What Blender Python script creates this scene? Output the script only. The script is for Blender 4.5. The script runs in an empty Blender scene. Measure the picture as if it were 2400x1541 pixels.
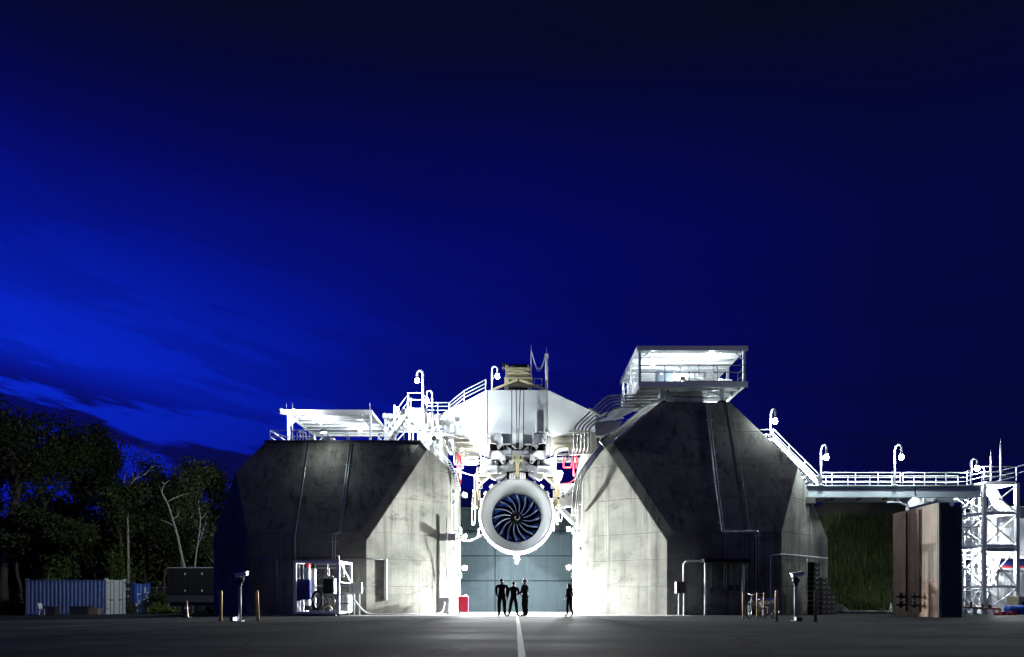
import bpy, bmesh, math, random
import numpy as np
from mathutils import Vector, Matrix

R = math.radians
random.seed(11)
rng = np.random.default_rng(5)
scene = bpy.context.scene
COL = scene.collection

# ------------------------------------------------------------------ camera
CAMZ, F, VX, VY = 1.15, 1600.0, 1207.0, 1389.0
cam_d = bpy.data.cameras.new('camera')
cam = bpy.data.objects.new('camera', cam_d); COL.objects.link(cam)
cam.location = (0, 0, CAMZ); cam.rotation_euler = (R(90), 0, 0)
cam_d.sensor_width = 36; cam_d.lens = 24
cam_d.shift_x = -7.0 / 2400; cam_d.shift_y = 618.5 / 2400
cam_d.clip_start = 0.1; cam_d.clip_end = 3000
scene.camera = cam

# ------------------------------------------------------------------ world: blue dusk
world = bpy.data.worlds.new('World'); scene.world = world
world.use_nodes = True
NT = world.node_tree; NT.nodes.clear()
def wn(t, **k):
    n = NT.nodes.new(t)
    for a, b in k.items(): setattr(n, a, b)
    return n
def wmath(op, a, b=None, clamp=False):
    n = wn('ShaderNodeMath', operation=op); n.use_clamp = clamp
    for i, s in enumerate((a, b)):
        if s is None: continue
        if isinstance(s, (int, float)): n.inputs[i].default_value = s
        else: NT.links.new(s, n.inputs[i])
    return n.outputs[0]
def wramp(fac, stops):
    n = wn('ShaderNodeValToRGB'); cr = n.color_ramp
    cr.interpolation = 'LINEAR'
    while len(cr.elements) > 1: cr.elements.remove(cr.elements[0])
    cr.elements[0].position = stops[0][0]; cr.elements[0].color = (*stops[0][1], 1)
    for p, c in stops[1:]:
        e = cr.elements.new(p); e.color = (*c, 1)
    NT.links.new(fac, n.inputs[0]); return n.outputs[0]
tc = wn('ShaderNodeTexCoord'); sep = wn('ShaderNodeSeparateXYZ')
NT.links.new(tc.outputs['Generated'], sep.inputs[0])
X_, Y_, Z_ = sep.outputs
hyp = wmath('SQRT', wmath('ADD', wmath('MULTIPLY', X_, X_), wmath('MULTIPLY', Y_, Y_)))
az = wmath('DIVIDE', X_, wmath('MAXIMUM', hyp, 0.001))
azt = wmath('ADD', wmath('MULTIPLY', az, 0.5), 0.5)                 # 0 = afterglow side, 1 = the dark side
g = lambda v: (v, v, v)
zfac = wramp(Z_, [(0.0, g(.36)), (.20, g(.40)), (.34, g(.43)), (.45, g(.42)), (.53, g(.28)), (.62, g(.085)), (.74, g(.04)), (1.0, g(.04))])
afac = wramp(azt, [(0.0, g(.36)), (.22, g(.42)), (.38, g(.9)), (.50, g(1.0)), (.62, g(.78)), (.74, g(.46)), (1.0, g(.28))])
base_b = wmath('MULTIPLY', wmath('MULTIPLY', zfac, afac), .27)
def sq(v, c, w): 
    d = wmath('DIVIDE', wmath('SUBTRACT', v, c), w); return wmath('MULTIPLY', d, d)
glow = wmath('MULTIPLY', wmath('POWER', 2.71828, wmath('MULTIPLY', wmath('ADD', sq(az, -.70, .44), sq(Z_, .265, .165)), -1.0)), .56)
bri = wmath('ADD', base_b, glow)
# long banks of cloud sinking towards the horizon
vz = wmath('ADD', Z_, wmath('MULTIPLY', X_, .19))
cmb = wn('ShaderNodeCombineXYZ')
for i_, (src_, k_) in enumerate(((X_, 3.4), (Y_, 3.4), (vz, 23.0))): NT.links.new(wmath('MULTIPLY', src_, k_), cmb.inputs[i_])
nz = wn('ShaderNodeTexNoise'); nz.inputs['Scale'].default_value = 1.0; nz.inputs['Detail'].default_value = 8; nz.inputs['Roughness'].default_value = .62
nz.inputs['Distortion'].default_value = .25
NT.links.new(cmb.outputs[0], nz.inputs['Vector'])
cl = wn('ShaderNodeMapRange'); cl.interpolation_type = 'SMOOTHSTEP'
NT.links.new(nz.outputs[0], cl.inputs[0]); cl.inputs[1].default_value = .47; cl.inputs[2].default_value = .55; cl.inputs[3].default_value = 0; cl.inputs[4].default_value = .80
vmask = wramp(wmath('ADD', vz, .3), [(.0, g(.9)), (.30, g(1.0)), (.43, g(1.0)), (.47, g(.30)), (.54, g(.22)), (.66, g(.10)), (.85, g(.0))])
cloud = wmath('SUBTRACT', 1.0, wmath('MULTIPLY', cl.outputs[0], vmask))
bri = wmath('MULTIPLY', bri, cloud)
colr = wramp(wmath('DIVIDE', bri, .7), [(0.0, (.0026, .0036, .0060)), (.012, (.0022, .0034, .0085)), (.05, (.0014, .0020, .033)), (.16, (.0011, .0024, .110)), (.37, (.0012, .0060, .26)), (.73, (.0015, .0165, .51)), (1.0, (.0020, .026, .70))])
sky = wn('ShaderNodeTexSky', sky_type='NISHITA'); sky.sun_disc = False
SUN_EL, SUN_ROT = R(-4.0), R(-62)
sky.sun_elevation = SUN_EL; sky.sun_rotation = SUN_ROT
bg1 = wn('ShaderNodeBackground'); bg1.inputs['Strength'].default_value = 0.012
NT.links.new(sky.outputs[0], bg1.inputs['Color'])
bg2 = wn('ShaderNodeBackground'); bg2.inputs['Strength'].default_value = 1.0
NT.links.new(colr, bg2.inputs['Color'])
addsh = wn('ShaderNodeAddShader'); NT.links.new(bg1.outputs[0], addsh.inputs[0]); NT.links.new(bg2.outputs[0], addsh.inputs[1])
wout = wn('ShaderNodeOutputWorld'); NT.links.new(addsh.outputs[0], wout.inputs['Surface'])

# faint sun: the last glow of dusk
sd = bpy.data.lights.new('sun', 'SUN'); sd.energy = 0.05; sd.angle = R(25); sd.color = (1.0, .98, .86)
so = bpy.data.objects.new('sun', sd); COL.objects.link(so); so.rotation_euler = (R(62), 0, R(28)); so.location = (-30, -30, 40)

scene.view_settings.view_transform = 'Standard'; scene.view_settings.look = 'None'
scene.view_settings.gamma = 1; scene.view_settings.use_curve_mapping = False
scene.view_settings.exposure = 0.0
scene.render.engine = 'CYCLES'
scene.cycles.use_denoising = True
scene.cycles.sample_clamp_indirect = 4.0
scene.cycles.max_bounces = 6
scene.cycles.use_light_tree = True

# ------------------------------------------------------------------ helpers
def W(px, py, Y):
    return Vector(((px - VX) * Y / F, Y, CAMZ + (VY - py) * Y / F))
def gz(x, y):
    z = -0.017 * (min(max(y, 20.0), 75.0) - 33.0)
    if x < -15: z -= 0.011 * (min(-15 - x, 45))
    return z
def V(*a): return Vector(a)

ORG = {}
class MB:
    def __init__(s): s.v = []; s.f = []; s.sm = []; s.mi = []
    def add(s, vs, fs, smooth=False, mi=0):
        o = len(s.v); s.v += [Vector(p) for p in vs]
        for f in fs: s.f.append([i + o for i in f]); s.sm.append(smooth); s.mi.append(mi)
        return s
    def box2(s, a, b, mi=0):
        x0, y0, z0 = a; x1, y1, z1 = b
        s.add([(x0,y0,z0),(x1,y0,z0),(x1,y1,z0),(x0,y1,z0),(x0,y0,z1),(x1,y0,z1),(x1,y1,z1),(x0,y1,z1)],
              [(0,3,2,1),(4,5,6,7),(0,1,5,4),(1,2,6,5),(2,3,7,6),(3,0,4,7)], False, mi); return s
    def box(s, c, sz, mi=0, rot=None):
        hx, hy, hz = sz[0]/2, sz[1]/2, sz[2]/2
        P = [Vector(p) for p in [(-hx,-hy,-hz),(hx,-hy,-hz),(hx,hy,-hz),(-hx,hy,-hz),(-hx,-hy,hz),(hx,-hy,hz),(hx,hy,hz),(-hx,hy,hz)]]
        if rot is not None: P = [rot @ p for p in P]
        c = Vector(c)
        s.add([p + c for p in P], [(0,3,2,1),(4,5,6,7),(0,1,5,4),(1,2,6,5),(2,3,7,6),(3,0,4,7)], False, mi); return s
    def bar(s, p, q, w, h, up=(0,0,1), mi=0):
        p, q = Vector(p), Vector(q); d = (q - p).normalized(); up = Vector(up)
        if abs(d.dot(up)) > .98: up = Vector((0,1,0))
        a = d.cross(up).normalized() * (w/2); b = a.cross(d).normalized() * (h/2)
        s.add([p-a-b, p+a-b, p+a+b, p-a+b, q-a-b, q+a-b, q+a+b, q-a+b],
              [(0,1,2,3),(7,6,5,4),(0,4,5,1),(1,5,6,2),(2,6,7,3),(3,7,4,0)], False, mi); return s
    def tube(s, pts, r, n=8, caps=True, mi=0, smooth=True):
        pts = [Vector(p) for p in pts]; m = len(pts)
        rs = r if isinstance(r, (list, tuple)) else [r] * m
        T = []
        for i in range(m):
            if i == 0: t = pts[1] - pts[0]
            elif i == m - 1: t = pts[-1] - pts[-2]
            else: t = (pts[i+1] - pts[i]).normalized() + (pts[i] - pts[i-1]).normalized()
            if t.length < 1e-9: t = Vector((0,0,1))
            T.append(t.normalized())
        u = T[0].orthogonal().normalized(); vs = []; fs = []
        for i in range(m):
            u = (u - T[i] * u.dot(T[i]))
            if u.length < 1e-6: u = T[i].orthogonal()
            u.normalize(); w = T[i].cross(u)
            k = 1.0
            if 0 < i < m - 1:
                c = (pts[i+1]-pts[i]).normalized().dot(T[i]); k = 1.0 / max(c, .5)
            for j in range(n):
                a = 2 * math.pi * j / n
                vs.append(pts[i] + (u * math.cos(a) + w * math.sin(a)) * rs[i] * (1 if k < 1.05 else k * .5 + .5))
        for i in range(m - 1):
            for j in range(n):
                fs.append((i*n+j, i*n+(j+1) % n, (i+1)*n+(j+1) % n, (i+1)*n+j))
        s.add(vs, fs, smooth, mi)
        if caps:
            o = len(s.v) - len(vs)
            s.f.append([o + j for j in range(n)][::-1]); s.sm.append(False); s.mi.append(mi)
            s.f.append([o + (m-1)*n + j for j in range(n)]); s.sm.append(False); s.mi.append(mi)
        return s
    def lathe(s, prof, c, n=48, axis='y', smooth=True, mi=0):
        c = Vector(c); vs = []; fs = []; m = len(prof)
        for (r, t) in prof:
            for j in range(n):
                a = 2*math.pi*j/n; x, y = r*math.cos(a), r*math.sin(a)
                vs.append(c + (Vector((x, t, y)) if axis == 'y' else Vector((x, y, t)) if axis == 'z' else Vector((t, x, y))))
        for i in range(m-1):
            for j in range(n):
                q = (i*n+j, i*n+(j+1) % n, (i+1)*n+(j+1) % n, (i+1)*n+j)
                fs.append(q if axis != 'y' else q[::-1])
        s.add(vs, fs, smooth, mi); return s
    def ball(s, c, r, n=12, m=8, mi=0, sc=(1,1,1)):
        c = Vector(c); vs = []; fs = []
        for i in range(m+1):
            th = math.pi*i/m
            for j in range(n):
                a = 2*math.pi*j/n
                vs.append(c + Vector((r*sc[0]*math.sin(th)*math.cos(a), r*sc[1]*math.sin(th)*math.sin(a), r*sc[2]*math.cos(th))))
        for i in range(m):
            for j in range(n):
                fs.append((i*n+j, (i+1)*n+j, (i+1)*n+(j+1) % n, i*n+(j+1) % n))
        s.add(vs, fs, True, mi); return s
    def prism(s, poly, ext, mi=0):
        poly = [Vector(p) for p in poly]; ext = Vector(ext); n = len(poly)
        nrm = Vector((0,0,0))
        for i in range(n): nrm += poly[i].cross(poly[(i+1) % n])
        if nrm.dot(ext) > 0: poly = poly[::-1]
        fs = [tuple(range(n)), tuple(range(2*n-1, n-1, -1))]
        fs += [(i, i+n, (i+1) % n + n, (i+1) % n) for i in range(n)]
        s.add(poly + [p + ext for p in poly], fs, False, mi); return s
    def mesh(s, name, off):
        me = bpy.data.meshes.new(name)
        me.from_pydata([tuple(p - off) for p in s.v], [], s.f)
        me.polygons.foreach_set('use_smooth', s.sm)
        me.polygons.foreach_set('material_index', s.mi)
        me.update(); return me
    def build(s, name, m, parent=None, label=None, cat=None, group=None, kind=None):
        if parent is None:
            xs = [p.x for p in s.v]; ys = [p.y for p in s.v]; zs = [p.z for p in s.v]
            off = Vector(((min(xs)+max(xs))/2, (min(ys)+max(ys))/2, min(zs)))
        else: off = ORG[parent]
        me = s.mesh(name, off)
        for mm in (m if isinstance(m, (list, tuple)) else [m]): me.materials.append(mm)
        o = bpy.data.objects.new(name, me); COL.objects.link(o)
        if parent is None: o.location = off
        else: o.parent = parent
        ORG[o] = off
        tag(o, label, cat, group, kind); return o

def tag(o, label=None, cat=None, group=None, kind=None):
    if label: o['label'] = label
    if cat: o['category'] = cat
    if group: o['group'] = group
    if kind: o['kind'] = kind
    return o
def thing(name, label, cat, loc=(0,0,0), group=None, rz=0, local=False):
    o = bpy.data.objects.new(name, None); COL.objects.link(o)
    o.empty_display_size = .2
    o.location = loc; o.rotation_euler = (0, 0, rz)
    ORG[o] = Vector((0,0,0)) if local else Vector(loc)
    return tag(o, label, cat, group)
def part_copy(src, parent, loc=(0,0,0), rot=None, name=None):
    o = src.copy(); COL.objects.link(o); o.parent = parent; o.location = loc
    if rot: o.rotation_euler = rot
    ORG[o] = ORG[parent]; return o
def copy_tree(o, loc=None, rz=None, label=None, group=None, parent=None):
    c = o.copy(); COL.objects.link(c)
    if parent is not None: c.parent = parent
    if loc is not None: c.location = loc
    if rz is not None: c.rotation_euler = (0, 0, rz)
    if label: c['label'] = label
    if group: c['group'] = group
    for ch in [x for x in o.children]: copy_tree(ch, parent=c)
    return c
def arc(c, r, a0, a1, n, u, v):
    c, u, v = Vector(c), Vector(u), Vector(v)
    return [c + (u*math.cos(R(a0+(a1-a0)*i/n)) + v*math.sin(R(a0+(a1-a0)*i/n)))*r for i in range(n+1)]
def fillet(pts, r, k=4):
    pts = [Vector(p) for p in pts]; out = [pts[0]]
    for i in range(1, len(pts)-1):
        a, b, c = pts[i-1], pts[i], pts[i+1]
        d1 = min(r, (a-b).length*.45); d2 = min(r, (c-b).length*.45)
        p, q = b + (a-b).normalized()*d1, b + (c-b).normalized()*d2
        for j in range(k+1):
            t = j/k; out.append(p*(1-t)**2 + b*2*t*(1-t) + q*t*t)
    out.append(pts[-1]); return out

# ------------------------------------------------------------------ materials
def mat(name, col, rough=.6, metal=0.0, var=.18, scale=2.0, bump=.0, bscale=40.0, dirt=None, dirt_amt=.4, coat=0.0, spec=.5):
    m = bpy.data.materials.new(name); m.use_nodes = True
    t = m.node_tree; b = t.nodes['Principled BSDF']
    b.inputs['Roughness'].default_value = rough; b.inputs['Metallic'].default_value = metal
    b.inputs['Specular IOR Level'].default_value = spec
    if coat: b.inputs['Coat Weight'].default_value = coat
    tcn = t.nodes.new('ShaderNodeTexCoord')
    n1 = t.nodes.new('ShaderNodeTexNoise'); n1.inputs['Scale'].default_value = scale; n1.inputs['Detail'].default_value = 6
    t.links.new(tcn.outputs['Object'], n1.inputs['Vector'])
    mx = t.nodes.new('ShaderNodeMix'); mx.data_type = 'RGBA'
    mx.inputs[6].default_value = (*[c*(1-var) for c in col], 1); mx.inputs[7].default_value = (*[min(1, c*(1+var)) for c in col], 1)
    t.links.new(n1.outputs[0], mx.inputs[0]); out = mx.outputs[2]
    if dirt:
        n2 = t.nodes.new('ShaderNodeTexNoise'); n2.inputs['Scale'].default_value = scale*2.3; n2.inputs['Detail'].default_value = 9
        n2.inputs['Roughness'].default_value = .7
        t.links.new(tcn.outputs['Object'], n2.inputs['Vector'])
        rp = t.nodes.new('ShaderNodeValToRGB'); rp.color_ramp.elements[0].position = .5; rp.color_ramp.elements[1].position = .72
        rp.color_ramp.elements[1].color = (dirt_amt,)*3 + (1,)
        t.links.new(n2.outputs[0], rp.inputs[0])
        m2 = t.nodes.new('ShaderNodeMix'); m2.data_type = 'RGBA'; m2.inputs[7].default_value = (*dirt, 1)
        t.links.new(rp.outputs[0], m2.inputs[0]); t.links.new(out, m2.inputs[6]); out = m2.outputs[2]
    t.links.new(out, b.inputs['Base Color'])
    if bump:
        n3 = t.nodes.new('ShaderNodeTexNoise'); n3.inputs['Scale'].default_value = bscale; n3.inputs['Detail'].default_value = 4
        t.links.new(tcn.outputs['Object'], n3.inputs['Vector'])
        bp = t.nodes.new('ShaderNodeBump'); bp.inputs['Strength'].default_value = bump; bp.inputs['Distance'].default_value = .02
        t.links.new(n3.outputs[0], bp.inputs['Height']); t.links.new(bp.outputs[0], b.inputs['Normal'])
    return m
def emit(name, col, s):
    m = bpy.data.materials.new(name); m.use_nodes = True; t = m.node_tree; t.nodes.clear()
    e = t.nodes.new('ShaderNodeEmission'); e.inputs[0].default_value = (*col, 1); e.inputs[1].default_value = s
    o = t.nodes.new('ShaderNodeOutputMaterial'); t.links.new(e.outputs[0], o.inputs[0]); return m

def concrete(name, c0, c1, stain, board=0.6, rough=.85, warm=None):
    m = bpy.data.materials.new(name); m.use_nodes = True; t = m.node_tree; b = t.nodes['Principled BSDF']
    b.inputs['Roughness'].default_value = rough; b.inputs['Specular IOR Level'].default_value = .25
    geo = t.nodes.new('ShaderNodeNewGeometry')
    def noise(sc, detail=6, scale=1.0, rough=.6):
        mpn = t.nodes.new('ShaderNodeMapping'); mpn.inputs['Scale'].default_value = sc
        t.links.new(geo.outputs['Position'], mpn.inputs[0])
        n = t.nodes.new('ShaderNodeTexNoise'); n.inputs['Scale'].default_value = scale; n.inputs['Detail'].default_value = detail
        n.inputs['Roughness'].default_value = rough
        t.links.new(mpn.outputs[0], n.inputs['Vector']); return n.outputs[0]
    def ramp(f, p0, p1, a=0.0, c=1.0):
        r_ = t.nodes.new('ShaderNodeMapRange'); r_.inputs[1].default_value = p0; r_.inputs[2].default_value = p1
        r_.inputs[3].default_value = a; r_.inputs[4].default_value = c; t.links.new(f, r_.inputs[0]); return r_.outputs[0]
    def mix(f, a, c):
        mx = t.nodes.new('ShaderNodeMix'); mx.data_type = 'RGBA'
        t.links.new(f, mx.inputs[0])
        for i, s in ((6, a), (7, c)):
            if isinstance(s, tuple): mx.inputs[i].default_value = (*s, 1)
            else: t.links.new(s, mx.inputs[i])
        return mx.outputs[2]
    base = mix(ramp(noise((.35,.35,.5), 8), .35, .68), c0, c1)
    streak = ramp(noise((2.0,2.0,.13), 9, 1.0, .70), .50, .66, 0, .85)
    base = mix(streak, base, stain)
    blot = ramp(noise((.50,.50,.85), 12, 1.0, .75), .54, .64, 0, .66)
    base = mix(blot, base, stain)
    light = ramp(noise((3.2,3.2,.08), 6, 1.0, .65), .58, .74, 0, .55)
    base = mix(light, base, tuple(min(1, c*1.45) for c in c1))
    # formwork boards: narrow vertical bands of slightly different tone
    sx = t.nodes.new('ShaderNodeSeparateXYZ'); t.links.new(geo.outputs['Position'], sx.inputs[0])
    ad = t.nodes.new('ShaderNodeMath'); ad.operation = 'ADD'; t.links.new(sx.outputs[0], ad.inputs[0]); t.links.new(sx.outputs[1], ad.inputs[1])
    dv = t.nodes.new('ShaderNodeMath'); dv.operation = 'DIVIDE'; dv.inputs[1].default_value = board; t.links.new(ad.outputs[0], dv.inputs[0])
    fl = t.nodes.new('ShaderNodeMath'); fl.operation = 'FLOOR'; t.links.new(dv.outputs[0], fl.inputs[0])
    wnz = t.nodes.new('ShaderNodeTexWhiteNoise'); wnz.noise_dimensions = '1D'; t.links.new(fl.outputs[0], wnz.inputs['W'])
    base = mix(ramp(wnz.outputs[0], 0, 1, 0, .30), base, c0)
    fr = t.nodes.new('ShaderNodeMath'); fr.operation = 'FRACT'; t.links.new(dv.outputs[0], fr.inputs[0])
    seam = ramp(fr.outputs[0], 0.0, .035, 1.0, 0.0)
    t.links.new(base, b.inputs['Base Color'])
    fine = noise((9,9,9), 8, 1.0, .7)
    s1 = t.nodes.new('ShaderNodeMath'); s1.operation = 'MULTIPLY_ADD'; s1.inputs[1].default_value = -.55
    t.links.new(seam, s1.inputs[0]); t.links.new(fine, s1.inputs[2])
    bp = t.nodes.new('ShaderNodeBump'); bp.inputs['Strength'].default_value = .45; bp.inputs['Distance'].default_value = .025
    t.links.new(s1.outputs[0], bp.inputs['Height']); t.links.new(bp.outputs[0], b.inputs['Normal'])
    return m

M = {}
M['conc'] = concrete('pier_concrete', (.100,.103,.088), (.240,.242,.208), (.024,.026,.021))
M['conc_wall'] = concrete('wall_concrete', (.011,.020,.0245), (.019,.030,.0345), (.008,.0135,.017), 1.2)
M['conc_brown'] = concrete('stained_concrete', (.130,.085,.062), (.205,.148,.112), (.070,.050,.040), .42)
M['conc_pale'] = concrete('pale_stained_concrete', (.095,.078,.064), (.150,.128,.106), (.06,.048,.038), .42)
M['conc_dark'] = concrete('dark_concrete', (.07,.078,.072), (.13,.14,.13), (.04,.045,.042), .45)
M['white'] = mat('white_paint', (.78,.80,.80), .45, var=.05, scale=1.5, dirt=(.45,.45,.42), dirt_amt=.25)
M['beam_white'] = mat('beam_paint', (.62,.67,.68), .5, var=.07, scale=.6, dirt=(.42,.45,.45), dirt_amt=.2)
M['cream'] = mat('cream_paint', (.66,.62,.50), .5, var=.1, dirt=(.3,.27,.2), dirt_amt=.4)
M['lgrey'] = mat('light_grey_paint', (.55,.57,.58), .45, var=.1, dirt=(.3,.3,.3), dirt_amt=.35)
M['mgrey'] = mat('mid_grey_paint', (.30,.32,.33), .5, var=.1, dirt=(.12,.12,.12), dirt_amt=.4)
M['galv'] = mat('galvanised_steel', (.52,.56,.58), .38, metal=.75, var=.12, scale=6, dirt=(.25,.26,.27), dirt_amt=.4)
M['pipe'] = mat('brushed_pipe', (.50,.50,.48), .28, metal=.9, var=.2, scale=3)
M['girder'] = mat('girder_paint', (.42,.50,.52), .5, var=.08, scale=1.0, dirt=(.25,.2,.16), dirt_amt=.3)
M['rust'] = mat('rusty_steel', (.30,.19,.14), .8, var=.35, scale=5, bump=.2)
M['black'] = mat('black_paint', (.010,.011,.012), .8, var=.3, scale=4, spec=.12)
M['seal'] = mat('joint_sealant', (.004,.006,.008), .95, var=.2, spec=.0)
M['rubber'] = mat('black_rubber', (.018,.018,.02), .85, var=.3, spec=.2)
M['dark'] = mat('dark_steel', (.045,.047,.05), .5, metal=.3, var=.3, scale=5)
M['yellow'] = mat('pale_yellow_paint', (.62,.55,.33), .5, var=.12, dirt=(.2,.16,.06), dirt_amt=.4)
M['khaki'] = mat('khaki_paint', (.42,.41,.26), .5, var=.15, dirt=(.15,.14,.08), dirt_amt=.4)
M['red'] = mat('red_paint', (.55,.035,.05), .4, var=.15, dirt=(.2,.02,.02), dirt_amt=.4)
M['crimson'] = mat('crimson_paint', (.50,.012,.045), .4, var=.1, coat=.3)
M['bollard'] = mat('bollard_yellow', (.46,.31,.13), .55, var=.25, scale=6, dirt=(.12,.09,.05), dirt_amt=.6)
M['navy'] = mat('navy_paint', (.02,.03,.16), .4, var=.15)
M['blue'] = mat('blue_paint', (.025,.10,.50), .45, var=.2, dirt=(.02,.04,.12), dirt_amt=.5)
M['cont_blue'] = mat('container_side_paint', (.10,.16,.34), .5, var=.2, scale=1.2, dirt=(.07,.06,.07), dirt_amt=.6)
M['cont_white'] = mat('container_door_paint', (.62,.68,.70), .5, var=.1, dirt=(.30,.28,.25), dirt_amt=.5)
M['wood'] = mat('weathered_wood', (.22,.17,.12), .8, var=.3, scale=5)
M['paint'] = mat('road_paint', (.66,.68,.66), .7, var=.15, scale=4, dirt=(.2,.2,.2), dirt_amt=.6)
M['cable'] = mat('white_cable', (.72,.70,.72), .5, var=.1)
M['pink'] = mat('pink_hose', (.68,.50,.50), .5, var=.1)
M['glassdark'] = mat('dark_glass', (.02,.025,.03), .08, var=.1)
M['bark'] = mat('bark', (.09,.075,.055), .9, var=.4, scale=5, bump=.5, bscale=18)
M['deadbark'] = mat('pale_bark', (.34,.35,.30), .85, var=.25, scale=4, bump=.4, bscale=18)
M['orange'] = mat('orange_plastic', (.26,.13,.08), .5, var=.2, dirt=(.15,.09,.05), dirt_amt=.6)
M['rock'] = mat('pale_rock', (.40,.41,.39), .9, var=.3, scale=5, bump=.3)
M['lamp'] = emit('lamp_glow', (.86, .94, 1.0), 520)
M['lamp_soft'] = emit('lamp_glow_soft', (.88, .95, 1.0), 800)
M['flood'] = emit('floodlight_glow', (.93, .97, 1.0), 900)
M['lamp_bridge'] = emit('bridge_lamp_glow', (.86, .94, 1.0), 1000)
M['sign'] = mat('sign_grey', (.24,.25,.27), .5, var=.05)
def leafmat(name, a, c):
    m = bpy.data.materials.new(name); m.use_nodes = True; t = m.node_tree; b = t.nodes['Principled BSDF']
    b.inputs['Roughness'].default_value = .6; b.inputs['Specular IOR Level'].default_value = .3
    geo = t.nodes.new('ShaderNodeNewGeometry'); mx = t.nodes.new('ShaderNodeMix'); mx.data_type = 'RGBA'
    mx.inputs[6].default_value = (*a, 1); mx.inputs[7].default_value = (*c, 1)
    t.links.new(geo.outputs['Random Per Island'], mx.inputs[0]); t.links.new(mx.outputs[2], b.inputs['Base Color']); return m
M['leaf'] = leafmat('leaf_green', (.018,.030,.008), (.055,.075,.020))
M['leaf2'] = leafmat('leaf_dark', (.012,.019,.008), (.034,.046,.016))
M['ivy'] = leafmat('ivy_green', (.05,.09,.015), (.10,.15,.03))
M['grass'] = leafmat('grass_blades', (.014,.026,.006), (.060,.082,.020))

# ground
def ground_mat():
    m = bpy.data.materials.new('asphalt'); m.use_nodes = True; t = m.node_tree; b = t.nodes['Principled BSDF']
    geo = t.nodes.new('ShaderNodeNewGeometry')
    def noise(sc, d=6, r=.6):
        mpn = t.nodes.new('ShaderNodeMapping'); mpn.inputs['Scale'].default_value = sc; t.links.new(geo.outputs['Position'], mpn.inputs[0])
        n = t.nodes.new('ShaderNodeTexNoise'); n.inputs['Scale'].default_value = 1; n.inputs['Detail'].default_value = d; n.inputs['Roughness'].default_value = r
        t.links.new(mpn.outputs[0], n.inputs['Vector']); return n.outputs[0]
    rp = t.nodes.new('ShaderNodeValToRGB'); rp.color_ramp.elements[0].position = .40; rp.color_ramp.elements[0].color = (.012,.0142,.0155,1)
    rp.color_ramp.elements[1].position = .62; rp.color_ramp.elements[1].color = (.042,.047,.048,1)
    t.links.new(noise((.11,.55,.5), 9, .68), rp.inputs[0])
    # oil stains and tyre scuffs
    r2 = t.nodes.new('ShaderNodeMapRange'); r2.inputs[1].default_value = .56; r2.inputs[2].default_value = .72; r2.inputs[4].default_value = .7
    t.links.new(noise((.5,1.3,1), 8, .7), r2.inputs[0])
    mx = t.nodes.new('ShaderNodeMix'); mx.data_type = 'RGBA'; mx.inputs[7].default_value = (.014,.016,.017,1)
    t.links.new(r2.outputs[0], mx.inputs[0]); t.links.new(rp.outputs[0], mx.inputs[6])
    vo = t.nodes.new('ShaderNodeTexVoronoi'); vo.feature = 'DISTANCE_TO_EDGE'; vo.inputs['Scale'].default_value = .16
    wv = t.nodes.new('ShaderNodeMapping'); t.links.new(geo.outputs['Position'], wv.inputs[0])
    nzw = t.nodes.new('ShaderNodeTexNoise'); nzw.inputs['Scale'].default_value = .9; nzw.inputs['Detail'].default_value = 5; t.links.new(geo.outputs['Position'], nzw.inputs['Vector'])
    va = t.nodes.new('ShaderNodeVectorMath'); va.operation = 'MULTIPLY_ADD'; va.inputs[1].default_value = (1.6, 1.6, 0)
    t.links.new(nzw.outputs['Color'], va.inputs[0]); t.links.new(wv.outputs[0], va.inputs[2]); t.links.new(va.outputs[0], vo.inputs['Vector'])
    rc = t.nodes.new('ShaderNodeMapRange'); rc.inputs[1].default_value = .004; rc.inputs[2].default_value = .012; rc.inputs[3].default_value = .85; rc.inputs[4].default_value = 0
    t.links.new(vo.outputs['Distance'], rc.inputs[0])
    mc = t.nodes.new('ShaderNodeMix'); mc.data_type = 'RGBA'; mc.inputs[7].default_value = (.006,.006,.006,1)
    t.links.new(rc.outputs[0], mc.inputs[0]); t.links.new(mx.outputs[2], mc.inputs[6]); t.links.new(mc.outputs[2], b.inputs['Base Color'])
    r3 = t.nodes.new('ShaderNodeMapRange'); r3.inputs[1].default_value = .3; r3.inputs[2].default_value = .7; r3.inputs[3].default_value = .7; r3.inputs[4].default_value = .95
    t.links.new(noise((.2,.6,.5), 6), r3.inputs[0]); t.links.new(r3.outputs[0], b.inputs['Roughness'])
    b.inputs['Specular IOR Level'].default_value = .05
    bp = t.nodes.new('ShaderNodeBump'); bp.inputs['Strength'].default_value = .5; bp.inputs['Distance'].default_value = .02
    t.links.new(noise((14,14,14), 5, .7), bp.inputs['Height']); t.links.new(bp.outputs[0], b.inputs['Normal'])
    return m
M['asphalt'] = ground_mat()
M['slab'] = concrete('apron_concrete', (.13,.135,.13), (.20,.20,.19), (.09,.09,.085), 5.0)
M['earth'] = mat('earth', (.045,.045,.025), .95, var=.4, scale=.8, bump=.4, bscale=6)

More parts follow.
